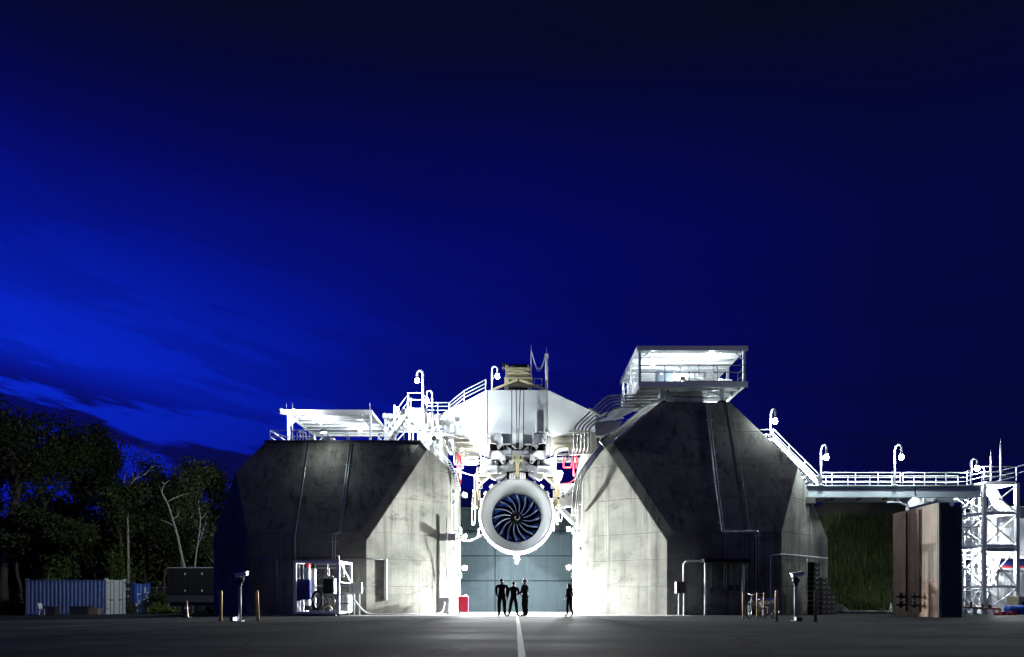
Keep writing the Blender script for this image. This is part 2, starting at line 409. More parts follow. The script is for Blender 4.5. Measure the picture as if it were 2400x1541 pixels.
# ------------------------------------------------------------------ ground sheets
def sheet(name, xs, ys, dz, m, kind='structure', parent=None):
    b = MB(); nx, ny = len(xs), len(ys)
    b.add([(x, y, gz(x, y) + dz) for y in ys for x in xs],
          [(j*nx+i, j*nx+i+1, (j+1)*nx+i+1, (j+1)*nx+i) for j in range(ny-1) for i in range(nx-1)], True)
    return b.build(name, m, parent, kind=kind)
gx = [-900, -300, -120, -60] + list(range(-56, 57, 2)) + [60, 120, 300, 900]
gy = [-200, -40, 0, 5] + list(range(8, 78, 2)) + [90, 120, 200, 500, 1500]
sheet('ground', gx, gy, 0, M['asphalt'])
sheet('corridor_floor', [-9.3, -6, -3.2, 0, 3.4, 6, 9.3], [36.42, 40.4, 43, 46, 49, 51.6], .006, M['slab'])
sheet('mouth_slab', [-8.6, -5, -2, 0, 2, 5, 8.7], [33.0, 34.5, 36.41], .006, M['slab'])
ln = MB(); ys = [6, 9, 12, 15, 18, 20, 24, 28, 31, 32.95]
ln.add([(x + .1, y, gz(0, y) + .005) for y in ys for x in (-.055, .055)], [(2*i, 2*i+1, 2*i+3, 2*i+2) for i in range(len(ys)-1)])
ln.build('centre_line_marking', M['paint'], kind='structure')
p0, p1 = W(60, 1481, 18), W(640, 1452, 26)
ln = MB(); k = 12
p0 = V(-12.6, 17.5, 0); p1 = V(-9.6, 28.5, 0)
nrm_ = V(.97, -.26, 0)*.07
pts_ = []
for i in range(k+1):
    p = p0.lerp(p1, i/k)
    for s in (-1, 1): pts_.append((p.x + nrm_.x*s, p.y + nrm_.y*s, gz(p.x, p.y) + .005))
ln.add(pts_, [(2*i, 2*i+1, 2*i+3, 2*i+2) for i in range(k)])
M['seam'] = mat('worn_seam_paint', (.13,.135,.135), .7, var=.4, scale=3)
ln.build('worn_edge_marking', M['seam'], kind='structure')

# ------------------------------------------------------------------ piers
def convex(planes, zr):
    bm = bmesh.new(); bmesh.ops.create_cube(bm, size=120, matrix=Matrix.Translation((0, 40, 0)))
    pl = list(planes) + [((0,0,1), (0,0,zr[1])), ((0,0,-1), (0,0,zr[0]))]
    for n, p in pl:
        n = Vector(n).normalized()
        r_ = bmesh.ops.bisect_plane(bm, geom=bm.verts[:]+bm.edges[:]+bm.faces[:], plane_co=p, plane_no=n, clear_outer=True)
        ed = [e for e in r_['geom_cut'] if isinstance(e, bmesh.types.BMEdge)]
        if ed: bmesh.ops.edgeloop_fill(bm, edges=ed)
    bmesh.ops.remove_doubles(bm, verts=bm.verts, dist=1e-4)
    bmesh.ops.recalc_face_normals(bm, faces=bm.faces)
    return bm
ZJ = 4.39                      # height of the spring line
YC = 42.95                     # middle of both piers, front to back
FS = .403                      # run per rise of the front slope
def pier_planes(sx, xf_in, xf_out, xw, yw, xo, yo, zin, kin, kout):
    """sx +1 right pier, -1 left; x values given for the right-hand case"""
    P = []
    def add(n, p): P.append(((n[0]*sx, n[1], n[2]), (p[0]*sx, p[1], p[2])))
    for back in (False, True):
        fy = (lambda y: 2*YC - y) if back else (lambda y: y)
        s = -1 if back else 1
        add((0, -1*s, 0), (0, fy(36.5), 0))
        add((0, -1*s, FS), (0, fy(36.5), ZJ))
        nin = Vector((36.5 - yw, xw - xf_in)).normalized()
        nin = Vector((-abs(nin.x), -abs(nin.y)))
        add((nin.x, nin.y*s, 0), (xf_in, fy(36.5), 0))
        nout = Vector((abs(yo - 36.5), -abs(xo - xf_out))).normalized()
        add((nout.x, nout.y*s, 0), (xf_out, fy(36.5), 0))
        # cast fillet along the arris between front slope and inner splay
        a = Vector((0, -1*s, FS)).normalized(); c = Vector((nin.x, nin.y*s, 0))
        nn = (a + c).normalized()
        add(nn, Vector((xf_in, fy(36.5), ZJ)) - nn*.10)
    add((-1, 0, 0), (xw, 0, 0)); add((1, 0, 0), (xo, 0, 0))
    add((-1, 0, kin), (xw, 0, zin)); add((1, 0, kout), (xo, 0, ZJ))
    return P
def build_pier(label, planes, top, lifts):
    root = thing('concrete_pier', label, 'pier', (planes[0][1][0], 36.5, -.6))
    for a, c in zip(lifts[:-1], lifts[1:]):
        bm = convex(planes, (a, c))
        sharp = [e for e in bm.edges if len(e.link_faces) == 2 and e.calc_face_angle(0) > .15]
        bmesh.ops.bevel(bm, geom=sharp, offset=.022, segments=1, affect='EDGES', clamp_overlap=True)
        me = bpy.data.meshes.new('concrete_lift'); bm.transform(Matrix.Translation(-ORG[root])); bm.to_mesh(me); bm.free()
        me.materials.append(M['conc'])
        o = bpy.data.objects.new('concrete_lift', me); COL.objects.link(o); o.parent = root; ORG[o] = ORG[root]
    return root
# slope planes written out: inner n=(-1,0,k): x >= xw + (z-zin)*k ; outer n=(1,0,k): x <= xo - (z-ZJ)*k
right_planes = pier_planes(1, 8.14, 14.26, 3.91, 39.6, 18.8, 41.04, 8.3, 1.16, .809)
left_planes = pier_planes(-1, 7.96, 14.35, 3.68, 39.6, 18.1, 41.0, 8.2, 1.16, .755)
RTOP, LTOP = 12.2, 9.65
pier_r = build_pier('taller faceted concrete pier carrying the roofed platform beside the bridge', right_planes, RTOP, [-.7, 1.45, 2.93, ZJ, 6.35, 8.3, 10.3, RTOP])
pier_l = build_pier('lower faceted concrete pier with white canopies on top near the woods', left_planes, LTOP, [-.9, 1.45, 2.93, ZJ, 6.35, 8.1, LTOP])
# thin dark flashing slabs on the tops
b = MB(); b.box2((-14.17, 38.54, LTOP+.004), (-5.32, 47.3, LTOP+.10)); b.build('roof_flashing', M['dark'], pier_l)
LD = LTOP + .10

def front_pt(px, py, off=.05):
    """point on the front of a pier (vertical face or front slope), a little proud"""
    k = (VY - py)/F
    Y = 36.5 - off; z = CAMZ + k*Y
    if z > ZJ:
        # Y = 36.5 - off + FS*(z-ZJ)
        Y = (36.5 - off + FS*(CAMZ - ZJ)) / (1 - FS*k); z = CAMZ + k*Y
    return Vector(((px - VX)*Y/F, Y, z))

# ------------------------------------------------------------------ lamps
def gooseneck(label, base, top_z, side, drop=.45, r=.05, group='gooseneck lamps along the walkways', glow=None, gr=.13):
    """pole with a curved neck and a bright globe; side = unit vector of the hook"""
    t = thing('gooseneck_lamp', label, 'lamp', base, group)
    base = Vector(base); s = Vector(side); hr = .17 if abs(s.x) > .5 else .34
    top = Vector((base.x, base.y, top_z))
    c = top + s*hr
    pts = [base, top] + arc(c, hr, 180, 0, 8, s, V(0,0,1))[1:] + [c + s*hr - V(0,0,drop*.35)]
    MB().tube(pts, r, 8).build('pole', M['white'], t)
    MB().box2(base - V(.11,.11,0), base + V(.11,.11,.03)).build('base_plate', M['white'], t)
    e = pts[-1]
    MB().lathe([(.03, .16), (.07, .10), (.12, .02), (.125, 0.0), (.02, 0.001)], e - V(0,0,.14), 12, 'z').build('lamp_head', M['lgrey'], t)
    MB().ball(e - V(0,0,.15+gr), gr, 12, 8, sc=(1,1,1.15)).build('globe', glow or M['lamp'], t)
    return t
def flood(label, pos, aim, size=(.42, .32), m=None, group='floodlights on brackets', bracket=None):
    t = thing('floodlight', label, 'floodlight', pos, group)
    pos = Vector(pos); d = (Vector(aim) - pos).normalized()
    q = d.to_track_quat('-Z', 'Y').to_matrix()
    w, h = size
    MB().box(pos, (w, h, .16), rot=q).build('housing', M['mgrey'], t)
    b = MB(); c = pos + d*.086
    b.add([c + q @ V(-w*.45,-h*.45,0), c + q @ V(w*.45,-h*.45,0), c + q @ V(w*.45,h*.45,0), c + q @ V(-w*.45,h*.45,0)], [(3,2,1,0)])
    b.build('lens', m or M['flood'], t)
    if bracket is not None:
        MB().tube([pos - d*.06, (pos - d*.06).lerp(Vector(bracket), .5) + V(0,0,.02), bracket], .03, 6).build('bracket', M['lgrey'], t)
    return t

def railing(name, label, pts, h, rails=(1.0, .5), r=.028, m=None, group=None, post_every=None, cat='railing', n=6):
    m = m or M['white']
    pts = [Vector(p) for p in pts]
    t = thing(name, label, cat, pts[0], group)
    for k_ in rails:
        MB().tube([p + V(0,0,h*k_) for p in pts], r, n).build('rail', m, t)
    posts = []
    if post_every:
        for a, c in zip(pts[:-1], pts[1:]):
            k_ = max(1, round((c-a).length/post_every))
            posts += [a.lerp(c, i/k_) for i in range(k_)]
        posts.append(pts[-1])
    else: posts = pts
    src = MB().tube([posts[0], posts[0] + V(0,0,h)], r, n).build('post', m, t)
    for p in posts[1:]: part_copy(src, t, p - posts[0])
    return t

def stair(label, a, c, width, n, m=None, group=None, rail_h=.95):
    """straight flight from a (bottom) to c (top); width = vector across"""
    m = m or M['white']; a, c, wv = Vector(a), Vector(c), Vector(width)
    t = thing('steel_stair', label, 'stairs', a, group)
    for k_ in (0, 1):
        MB().bar(a + wv*k_, c + wv*k_, .06, .26).build('stringer', m, t)
        b = MB(); b.tube([a + wv*k_ + V(0,0,rail_h), c + wv*k_ + V(0,0,rail_h)], .028, 6)
        b.tube([a + wv*k_ + V(0,0,rail_h*.55), c + wv*k_ + V(0,0,rail_h*.55)], .022, 6)
        for i in range(4):
            p = a.lerp(c, i/3) + wv*k_; b.tube([p, p + V(0,0,rail_h)], .025, 6)
        b.build('handrail', m, t)
    run = (c - a); run.z = 0; run.normalize()
    p = a.lerp(c, .5/n); rot = Matrix.Rotation(math.atan2(run.y, run.x), 3, 'Z')
    src = MB().box(p + wv*.5, (.26, wv.length - .08, .04), rot=rot).build('tread', M['galv'], t)
    for i in range(1, n): part_copy(src, t, a.lerp(c, (i+.5)/n) - p)
    return t

# ------------------------------------------------------------------ blast wall behind the corridor
BW = 52.0
t = thing('blast_wall', 'blue grey panelled concrete blast wall closing the far end of the corridor', 'wall', (0, BW, gz(0, BW)-.4))
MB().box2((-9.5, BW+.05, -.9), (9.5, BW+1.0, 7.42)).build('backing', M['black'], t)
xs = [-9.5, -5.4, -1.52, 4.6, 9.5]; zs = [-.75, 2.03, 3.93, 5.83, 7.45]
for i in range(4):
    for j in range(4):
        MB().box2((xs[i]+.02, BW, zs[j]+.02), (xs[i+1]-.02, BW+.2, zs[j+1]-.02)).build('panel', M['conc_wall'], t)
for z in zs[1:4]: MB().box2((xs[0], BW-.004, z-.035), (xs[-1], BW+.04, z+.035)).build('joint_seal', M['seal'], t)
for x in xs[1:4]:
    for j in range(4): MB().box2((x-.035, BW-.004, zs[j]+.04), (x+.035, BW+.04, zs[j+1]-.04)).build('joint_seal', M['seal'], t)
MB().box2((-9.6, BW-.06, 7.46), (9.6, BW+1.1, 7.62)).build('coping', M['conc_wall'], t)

# ------------------------------------------------------------------ thrust beam across the piers
t = thing('thrust_beam', 'big white faceted steel beam spanning the gap between the two piers', 'beam', (0, 44, 10.6))
plan = [(-1.72, 41.0, 10.66, 13.30), (2.0, 41.0, 10.66, 13.30), (5.6, 44.0, 11.4, 12.35), (5.6, 46.2, 11.4, 12.35), (2.0, 48.5, 10.66, 13.3), (-1.72, 48.5, 10.66, 13.3), (-4.62, 46.2, 11.45, 12.72), (-4.62, 44.0, 11.45, 12.72)]
plan[2] = (5.2, 44.0, 11.4, 12.72); plan[3] = (5.2, 46.2, 11.4, 12.72)
n = len(plan)
b = MB(); b.add([(x, y, z0) for x, y, z0, z1 in plan] + [(x, y, z1) for x, y, z0, z1 in plan],
      [tuple(range(n-1, -1, -1)), tuple(range(n, 2*n))] + [(i, (i+1) % n, (i+1) % n + n, i + n) for i in range(n)])
b.build('shell', M['beam_white'], t)
def face_pt(x, z, off=.012): return V(x, 41.0 - off, z)
for z in (12.42,): MB().box2((-1.70, 40.99, z), (1.98, 40.999, z+.012)).build('weld_seam', M['lgrey'], t)
for x in (-1.70, 1.98): MB().box2((x-.02, 40.97, 10.68), (x+.02, 41.02, 13.28)).build('corner_weld', M['white'], t)
# twin guide fins with a dark slot
for px in (1257, 1276):
    p, q = W(px, 962, 40.9), W(px, 1014, 40.9); MB().box2((p.x-.05, 40.62, q.z), (p.x+.05, 41.0, p.z)).build('guide_fin', M['beam_white'], t)
p, q = W(1260, 966, 40.9), W(1273, 1012, 40.9); MB().box2((p.x, 40.9, q.z), (q.x, 40.985, p.z)).build('slot_plate', M['mgrey'], t)
# horizontal torque tube below
MB().tube([(-5.6, 44.0, 10.75), (5.9, 44.0, 10.75)], .50, 20).build('torque_tube', M['cream'], t)
for x in (-5.2, -3.6, 3.8, 5.4): MB().tube([(x-.06, 44, 10.75), (x+.06, 44, 10.75)], .58, 20).build('tube_flange', M['lgrey'], t)
# supports of the beam: pedestals on each pier
for x, zb in ((-4.9, 8.9), (5.35, 9.2)):
    MB().box2((x-.55, 43.6, zb-.6), (x+.35, 46.4, 11.42)).build('pedestal', M['lgrey'], t)
# walkway railing up the sloping top of the beam
pa = [V(-4.5, 44.2, 12.72), V(-4.45, 44.15, 12.74), V(-2.9, 42.6, 13.02), V(-1.8, 41.5, 13.28), V(-.9, 41.3, 13.3)]
railing('walkway_railing', 'white railing climbing the sloping top of the big white beam', [W(1054, 968, 44.0), W(1088, 941, 42.6), W(1138, 916, 41.6)], 0.66, (1.0, .66, .33), .03)
# lettering on the tank behind
def text_mesh(body, size, loc, rot, m, parent, name='lettering', ext=.004):
    cu = bpy.data.curves.new(name, 'FONT'); cu.body = body; cu.size = size; cu.extrude = ext
    o = bpy.data.objects.new('tmp', cu); COL.objects.link(o)
    dg = bpy.context.evaluated_depsgraph_get(); me = bpy.data.meshes.new_from_object(o.evaluated_get(dg))
    bpy.data.objects.remove(o); me.materials.append(m)
    q = bpy.data.objects.new(name, me); COL.objects.link(q); q.parent = parent; q.location = Vector(loc) - ORG[parent]; q.rotation_euler = rot
    return q

# ------------------------------------------------------------------ hoist on top of the beam
YH = 41.9
t = thing('rope_hoist', 'pale yellow rope hoist frame with black drum standing on the white beam', 'hoist', W(1214, 916, YH))
h = lambda px, py, dy=0: W(px, py, YH + dy)
for px in (1187, 1242):
    p, q = h(px-5, 917), h(px+5, 888); MB().box2((p.x, YH, p.z-.12), (q.x, YH+1.0, q.z)).build('leg', M['yellow'], t)
for a, c in (((1152, 915), (1213, 891)), ((1280, 915), (1217, 891))):
    MB().bar(h(*a, -.1), h(*c, -.1), .12, .13).build('brace', M['yellow'], t)
p, q = h(1182, 890), h(1248, 886); MB().box2((p.x, YH-.15, p.z), (q.x, YH+1.2, q.z)).build('platform', M['khaki'], t)
p, q = h(1194, 905), h(1236, 898); MB().box2((p.x, YH+.3, p.z), (q.x, YH+.7, q.z)).build('cross_beam', M['cream'], t)
p, q = h(1193, 913), h(1237, 906); MB().box2((p.x, YH+.25, p.z), (q.x, YH+.8, q.z)).build('sheave_box', M['black'], t)
p, q = h(1190, 886), h(1240, 868); MB().box2((p.x, YH+.25, p.z), (q.x, YH+.9, q.z)).build('gearbox', M['khaki'], t)
for px in (1186, 1190, 1238, 1245):
    p, q = h(px-1.5, 886), h(px+1.5, 856); MB().box2((p.x, YH, p.z), (q.x, YH+.15, q.z)).build('post', M['khaki'], t)
for py in (884, 876, 868):
    MB().bar(h(1188, py, -.03), h(1243, py, -.03), .06, .05).build('bar', M['yellow'], t)
for a, c in (((1193, 875), (1215, 869)), ((1237, 875), (1215, 869))): MB().bar(h(*a, -.08), h(*c, -.08), .06, .06).build('truss_bar', M['yellow'], t)
for i in range(9):
    px = 1194 + i*5.2; MB().bar(h(px, 884, .0), h(px, 876, .0), .03, .03).build('grille_bar', M['khaki'], t)
p, q = h(1193, 862), h(1238, 848); MB().tube([V(p.x, YH+.5, (p.z+q.z)/2), V(q.x, YH+.5, (p.z+q.z)/2)], (q.z-p.z)/2, 14).build('drum', M['black'], t)
p, q = h(1176, 858), h(1190, 849); MB().box2((p.x, YH+.2, p.z), (q.x, YH+.7, q.z)).build('motor', M['black'], t)
MB().bar(h(1190, 864, -.02), h(1243, 864, -.02), .1, .08).build('drum_beam', M['khaki'], t)
# hoist ropes
for a, c in (((1199.5, 908), (1199.5, 1066)), ((1209.5, 908), (1212, 1042)), ((1219.5, 908), (1215, 1042)), ((1228, 908), (1226, 1066))):
    p, q = W(*a, 40.45), W(*c, 40.45)
    if a[0] in (1209.5, 1219.5): pass
    MB().tube([p, q], .026, 5).build('wire_rope', M['black'], t)
# masts and drooping cables beside the hoist
for lab, px, py0, py1, rr in (('slim mast with drooping cables beside the black hoist drum', 1245, 880, 822, .03), ('thick white mast standing on the beam edge beside the hoist', 1281, 916, 829, .09)):
    m_ = thing('mast', lab, 'mast', W(px, py0 if px < 1260 else 914, 42.2))
    p, q = W(px, 912, 42.2), W(px, py1, 42.2)
    MB().tube([p, q], rr, 8).build('pole', M['white'], m_)
    MB().tube([q, q + V(0,0,.35)], .012, 5).build('rod', M['lgrey'], m_)
    MB().box(q - V(0,0,.2), (rr*2.6, rr*2.6, .25)).build('bracket', M['lgrey'], m_)
for i, sag in enumerate((42, 36)):
    pts = []
    for k in range(13):
        u = k/12; px = 1247 + (1277-1247)*u; py = 826 + (838-826)*u + sag*4*u*(1-u)*.9
        pts.append(W(px, py, 42.15 - i*.05))
    MB().tube(pts, .018, 5).build('drooping_cable', M['cable'], None, 'white cable drooping between the two masts, %s' % ('lower of the pair', 'upper of the pair')[i], 'cable')
railing('hoist_railing', 'small white chain railing between hoist and thick mast', [W(1252, 915, 42.4), W(1270, 915, 42.4)], .72, (1.0, .45), .022)

# ------------------------------------------------------------------ adapter frame holding the engine
YA = 40.75
t = thing('engine_adapter_frame', 'pale grey steel adapter frame bolted under the white beam above the engine', 'frame', W(1213, 1056, YA))
def plate(name, poly, y0, dep, m, mirror=True, cx=1213.0):
    src = [W(px, py, y0) for px, py in poly]
    o = MB().prism(src, (0, dep, 0)).build(name, m, t)
    if mirror: MB().prism([W(2*cx-px, py, y0) for px, py in poly], (0, dep, 0)).build(name, m, t)
plate('hanger_plate', [(1145,1018),(1176,1018),(1177.5,1040),(1166,1051),(1163,1040),(1153,1038),(1146,1032)], YA, .35, M['lgrey'])
plate('side_plate', [(1131,1023),(1145.5,1023),(1145.5,1068),(1134,1066)], YA+.1, .5, M['lgrey'])
plate('centre_plate', [(1199,1016),(1227,1016),(1227,1040),(1217,1050),(1209,1050),(1199,1040)], YA+.02, .3, M['beam_white'], False)
plate('web_plate', [(1176.5,1017.5),(1198.5,1017.5),(1198.5,1040),(1178,1040)], YA+.28, .2, M['beam_white'])
plate('yoke', [(1147,1040),(1163,1040.5),(1178,1040.5),(1199,1040.5),(1213,1051),(1213,1057),(1147,1057)], YA+.45, .7, M['black'])
plate('yoke_edge', [(1166,1052),(1178.5,1040),(1199,1040),(1211,1051),(1207,1053),(1198,1042.5),(1180,1042.5),(1168,1054)], YA-.06, .16, M['mgrey'])
plate('gusset', [(1180,1056),(1180,1044.5),(1188,1044.5),(1200,1056)], YA+.1, .3, M['lgrey'])
plate('gusset_plate', [(1181,1045),(1187,1045),(1187,1053),(1181,1053)], YA+.06, .035, M['black'])
plate('cross_beam', [(1146,1056.5),(1213,1056.5),(1213,1076),(1146,1078)], YA+.05, .8, M['lgrey'])
plate('beam_cover', [(1146,1057.5),(1168,1056.8),(1178,1066),(1178,1075),(1146,1077)], YA-.05, .12, M['white'])
plate('tie_rod', [(1178,1065.5),(1212.5,1065.5),(1212.5,1066.4),(1178,1066.4)], YA-.12, .03, M['dark'])
plate('tie_rail', [(1178,1070),(1198,1070),(1198,1071.2),(1178,1071.2)], YA-.08, .03, M['mgrey'])
plate('lug', [(1170,1078),(1177,1066),(1184,1066),(1185,1084),(1178,1088)], YA-.2, .3, M['lgrey'])
plate('lug_pin', [(1178,1080),(1182,1080),(1182,1084),(1178,1084)], YA-.26, .08, M['black'])
plate('dark_strut', [(1160,1076),(1197,1076),(1184,1091),(1165,1093)], YA+.2, .5, M['black'])
plate('lower_arm', [(1195,1078),(1206,1079),(1205,1084),(1187,1103),(1170,1110),(1150,1109),(1150,1097),(1166,1094),(1182,1090)], YA-.12, .55, M['lgrey'])
plate('arm_web', [(1205,1084),(1213,1084),(1213,1104),(1188,1104)], YA+.05, .3, M['beam_white'])
plate('arm_foot', [(1150,1109),(1186,1104.5),(1188,1112),(1176,1121),(1160,1124),(1150,1118)], YA+.05, .6, M['lgrey'])
plate('end_box', [(1124,1094),(1165,1092),(1165,1108),(1146,1109),(1124,1107)], YA-.3, .8, M['white'])
plate('junction_box', [(1126,1103),(1144,1101),(1143,1112),(1128,1113)], YA-.42, .1, M['mgrey'])
plate('shoulder', [(1130,1072),(1148,1078),(1165,1085),(1165,1092.5),(1126,1093.5)], YA+.05, .6, M['lgrey'])
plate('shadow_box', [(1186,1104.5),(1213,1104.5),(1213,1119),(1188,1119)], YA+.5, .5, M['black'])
for i, px in enumerate((1196, 1201, 1206, 1213, 1220, 1225, 1230)):
    p, q = W(px-2.1, 1124, YA+.1), W(px+2.1, 1107+abs(px-1213)*.12, YA+.1); MB().box2((p.x, YA+.1, p.z), (q.x, YA+.35, q.z)).build('spacer_block', M['white'] if px != 1213 else M['mgrey'], t)
# hook block
plate('hook_block', [(1200,1066),(1226,1066),(1226,1077),(1224,1080),(1202,1080),(1200,1077)], YA-.32, .3, M['khaki'], False)
plate('hook_neck', [(1205,1080.2),(1221,1080.2),(1216.5,1088),(1209.5,1088)], YA-.26, .2, M['khaki'], False)
plate('hook_shank', [(1208.5,1088.2),(1216.5,1088.2),(1216.5,1116),(1208.5,1116)], YA-.24, .16, M['yellow'], False)
for px in (1206, 1220):
    plate('hook_slot', [(px-1.3,1070),(px+1.3,1070),(px+.8,1076.5),(px-.8,1076.5)], YA-.335, .013, M['black'], False)
plate('rope_socket', [(1209,1038),(1217,1038),(1217,1049),(1209,1049)], YA-.4, .25, M['black'], False)
for row, (x0, x1, py, k) in enumerate(((1144, 1175, 1021, 5), (1253, 1283, 1018, 5), (1144, 1175, 1014.5, 5), (1203, 1207, 1041, 2), (1219, 1223, 1041, 2), (1167, 1171, 1041, 2), (1255, 1259, 1041, 2))):
    for i in range(k):
        p = W(x0 + (x1-x0)*i/(k-1), py, YA-.02)
        if py == 14.5: continue
        MB().tube([p, p + V(0,.05,0)], .026, 6, smooth=False).build('bolt', M['black'], t)
p, q = W(1144, 1016.8, YA), W(1178, 1014, YA); MB().box2((p.x, YA-.03, p.z), (q.x, 41.02, q.z)).build('flange', M['beam_white'], t)
p, q = W(1250, 1015.2, YA), W(1286, 1012, YA); MB().box2((p.x, YA-.03, p.z), (q.x, 41.02, q.z)).build('flange', M['beam_white'], t)
# black cylinders and small actuators on both sides
for sx_ in (-1, 1):
    f_ = lambda px: 1213 + sx_*(px-1213)
    for (px, a, c, r_, mm) in ((1276, 1030, 1041, .07, 'lgrey'), (1276, 1041, 1056, .06, 'black'), (1283, 1020, 1040, .04, 'mgrey'), (1262, 1078, 1092, .08, 'dark'), (1268, 1078, 1091, .05, 'black')):
        MB().tube([W(f_(px), a, YA-.12), W(f_(px), c, YA-.12)], r_, 10).build('actuator', M[mm], t)
    MB().tube(fillet([W(f_(1287), 1022, YA-.1), W(f_(1291), 1040, YA-.2), W(f_(1286), 1060, YA-.15), W(f_(1292), 1078, YA-.2), W(f_(1288), 1092, YA-.1)], .3), .03, 6).build('control_line', M['mgrey'], t)

# ------------------------------------------------------------------ engine
EC = V(.10, 41.0, 5.79)
t = thing('jet_engine', 'large white turbofan engine with open intake hanging between the piers', 'engine', (EC.x, 43.5, EC.z-2.3))
M['cowl'] = mat('cowl_paint', (.60,.645,.66), .32, var=.03, scale=1.2)
M['blade'] = mat('blade_carbon', (.012,.035,.17), .10, metal=.9, var=.3, scale=3)
M['edge'] = mat('blade_edge', (.72,.80,.95), .12, metal=.95, var=.05)
prof = [(1.53, 2.2), (1.53, 1.55), (1.54, 1.2), (1.57, .95), (1.64, .68), (1.74, .42), (1.87, .20), (2.02, .05), (2.13, 0.0), (2.20, .02), (2.25, .10), (2.28, .26), (2.29, .5), (2.28, .9), (2.26, 1.4), (2.24, 2.4), (2.2, 3.6), (2.05, 5.2), (1.8, 6.2)]
b = MB(); b.lathe(prof, EC, 72, 'y'); b.build('cowl', M['cowl'], t)
MB().lathe([(1.545, 1.44), (1.515, 1.46), (1.515, 1.52), (1.545, 1.54)], EC, 72, 'y').build('fan_case_ring', M['edge'], t)
b = MB(); b.lathe([(1.54, 2.05), (.5, 2.0), (.001, 2.0)], EC, 48, 'y'); b.build('stator_disc', M['black'], t)
fan = MB(); fan.lathe([(.02, 1.16), (.08, 1.20), (.2, 1.36), (.32, 1.58), (.38, 1.74), (.40, 2.0)], EC, 40, 'y'); fan = fan.build('fan_hub', M['black'], t)
NB = 16
def blade_mesh():
    ns, nc = 16, 9; vs = []; fs = []; mi = []
    for i in range(ns+1):
        s = i/ns; r = .36 + (1.49-.36)*s
        sweep = R(3)*math.sin(s*math.pi*.5) + R(17)*s**1.8 - R(10)*max(0, s-.8)*2
        stag = R(32) + R(34)*s           # stagger rises to the tip
        chord = .46 + .24*math.sin(s*2.2)
        lean = -.16*s + .22*s*s
        for j in range(nc+1):
            c = (j/nc - .5)
            tang = math.sin(stag)*chord*c + .05*chord*(1-4*c*c)
            ax = 1.72 + lean*.5 + math.cos(stag)*chord*c
            th = sweep + tang/r
            vs.append((r*math.cos(th), ax, r*math.sin(th)))
    for i in range(ns):
        for j in range(nc):
            fs.append((i*(nc+1)+j, i*(nc+1)+j+1, (i+1)*(nc+1)+j+1, (i+1)*(nc+1)+j)); mi.append(1 if j == 0 else 0)
    me = bpy.data.meshes.new('fan_blade'); me.from_pydata(vs, [], fs)
    me.polygons.foreach_set('use_smooth', [True]*len(fs)); me.polygons.foreach_set('material_index', mi)
    me.materials.append(M['blade']); me.materials.append(M['edge'])
    # thickness
    bm = bmesh.new(); bm.from_mesh(me); bmesh.ops.recalc_face_normals(bm, faces=bm.faces)
    bmesh.ops.solidify(bm, geom=bm.faces[:], thickness=.022); bm.to_mesh(me); bm.free(); me.update(); return me
bme = blade_mesh()
for k in range(NB):
    o = bpy.data.objects.new('fan_blade', bme); COL.objects.link(o); o.parent = fan
    o.location = EC - ORG[fan]; o.rotation_euler = (0, 2*math.pi*k/NB + .1, 0)
# white swirl on the spinner
pts = []
for k in range(30):
    u = k/29; r_ = .05 + .17*u; a = u*5.2 + 2.0
    yy = 1.16 + (.0 if r_ < .08 else (r_-.08)/.12*.16 + .04 if r_ < .2 else .2 + (r_-.2)/.12*.22)
    pts.append(EC + V(r_*math.cos(a), yy - .03, r_*math.sin(a)))
MB().tube(pts, [.014 + .012*math.sin(k/29*3.14) for k in range(30)], 5).build('spinner_swirl', M['white'], t)
# belly drain mast hanging under the cowl
p = EC + V(0, .55, -2.29)
MB().box(p + V(0, 0, -.06), (.30, .4, .14)).build('drain_bracket', M['white'], t)
MB().tube([p + V(.02,0,-.1), p + V(.05,-.02,-.32), p + V(.0,0,-.62)], [.08, .14, .05], 8).build('drain_mast', M['white'], t)
MB().tube([p + V(-.12,0,-.1), p + V(-.13,0,-.3)], .03, 6).build('drain_tube', M['cable'], t)
# nacelle strut to the frame above
MB().box2((EC.x-.45, 41.9, 7.8), (EC.x+.45, 45.5, 9.6)).build('pylon', M['lgrey'], t)
# side fittings
for sx_ in (-1, 1):
    for k in range(6):
        a = R(25 + k*13); r0 = 2.29
        p = EC + V(sx_*r0*math.cos(a), .9 + .2*(k % 2), r0*math.sin(a))
        MB().box(p + V(sx_*.08, 0, .05), (.22, .3, .16 + .05*(k % 3)), rot=Matrix.Rotation(-sx_*a, 3, 'Y')).build('accessory_box', M['white' if k % 2 else 'cream'], t)

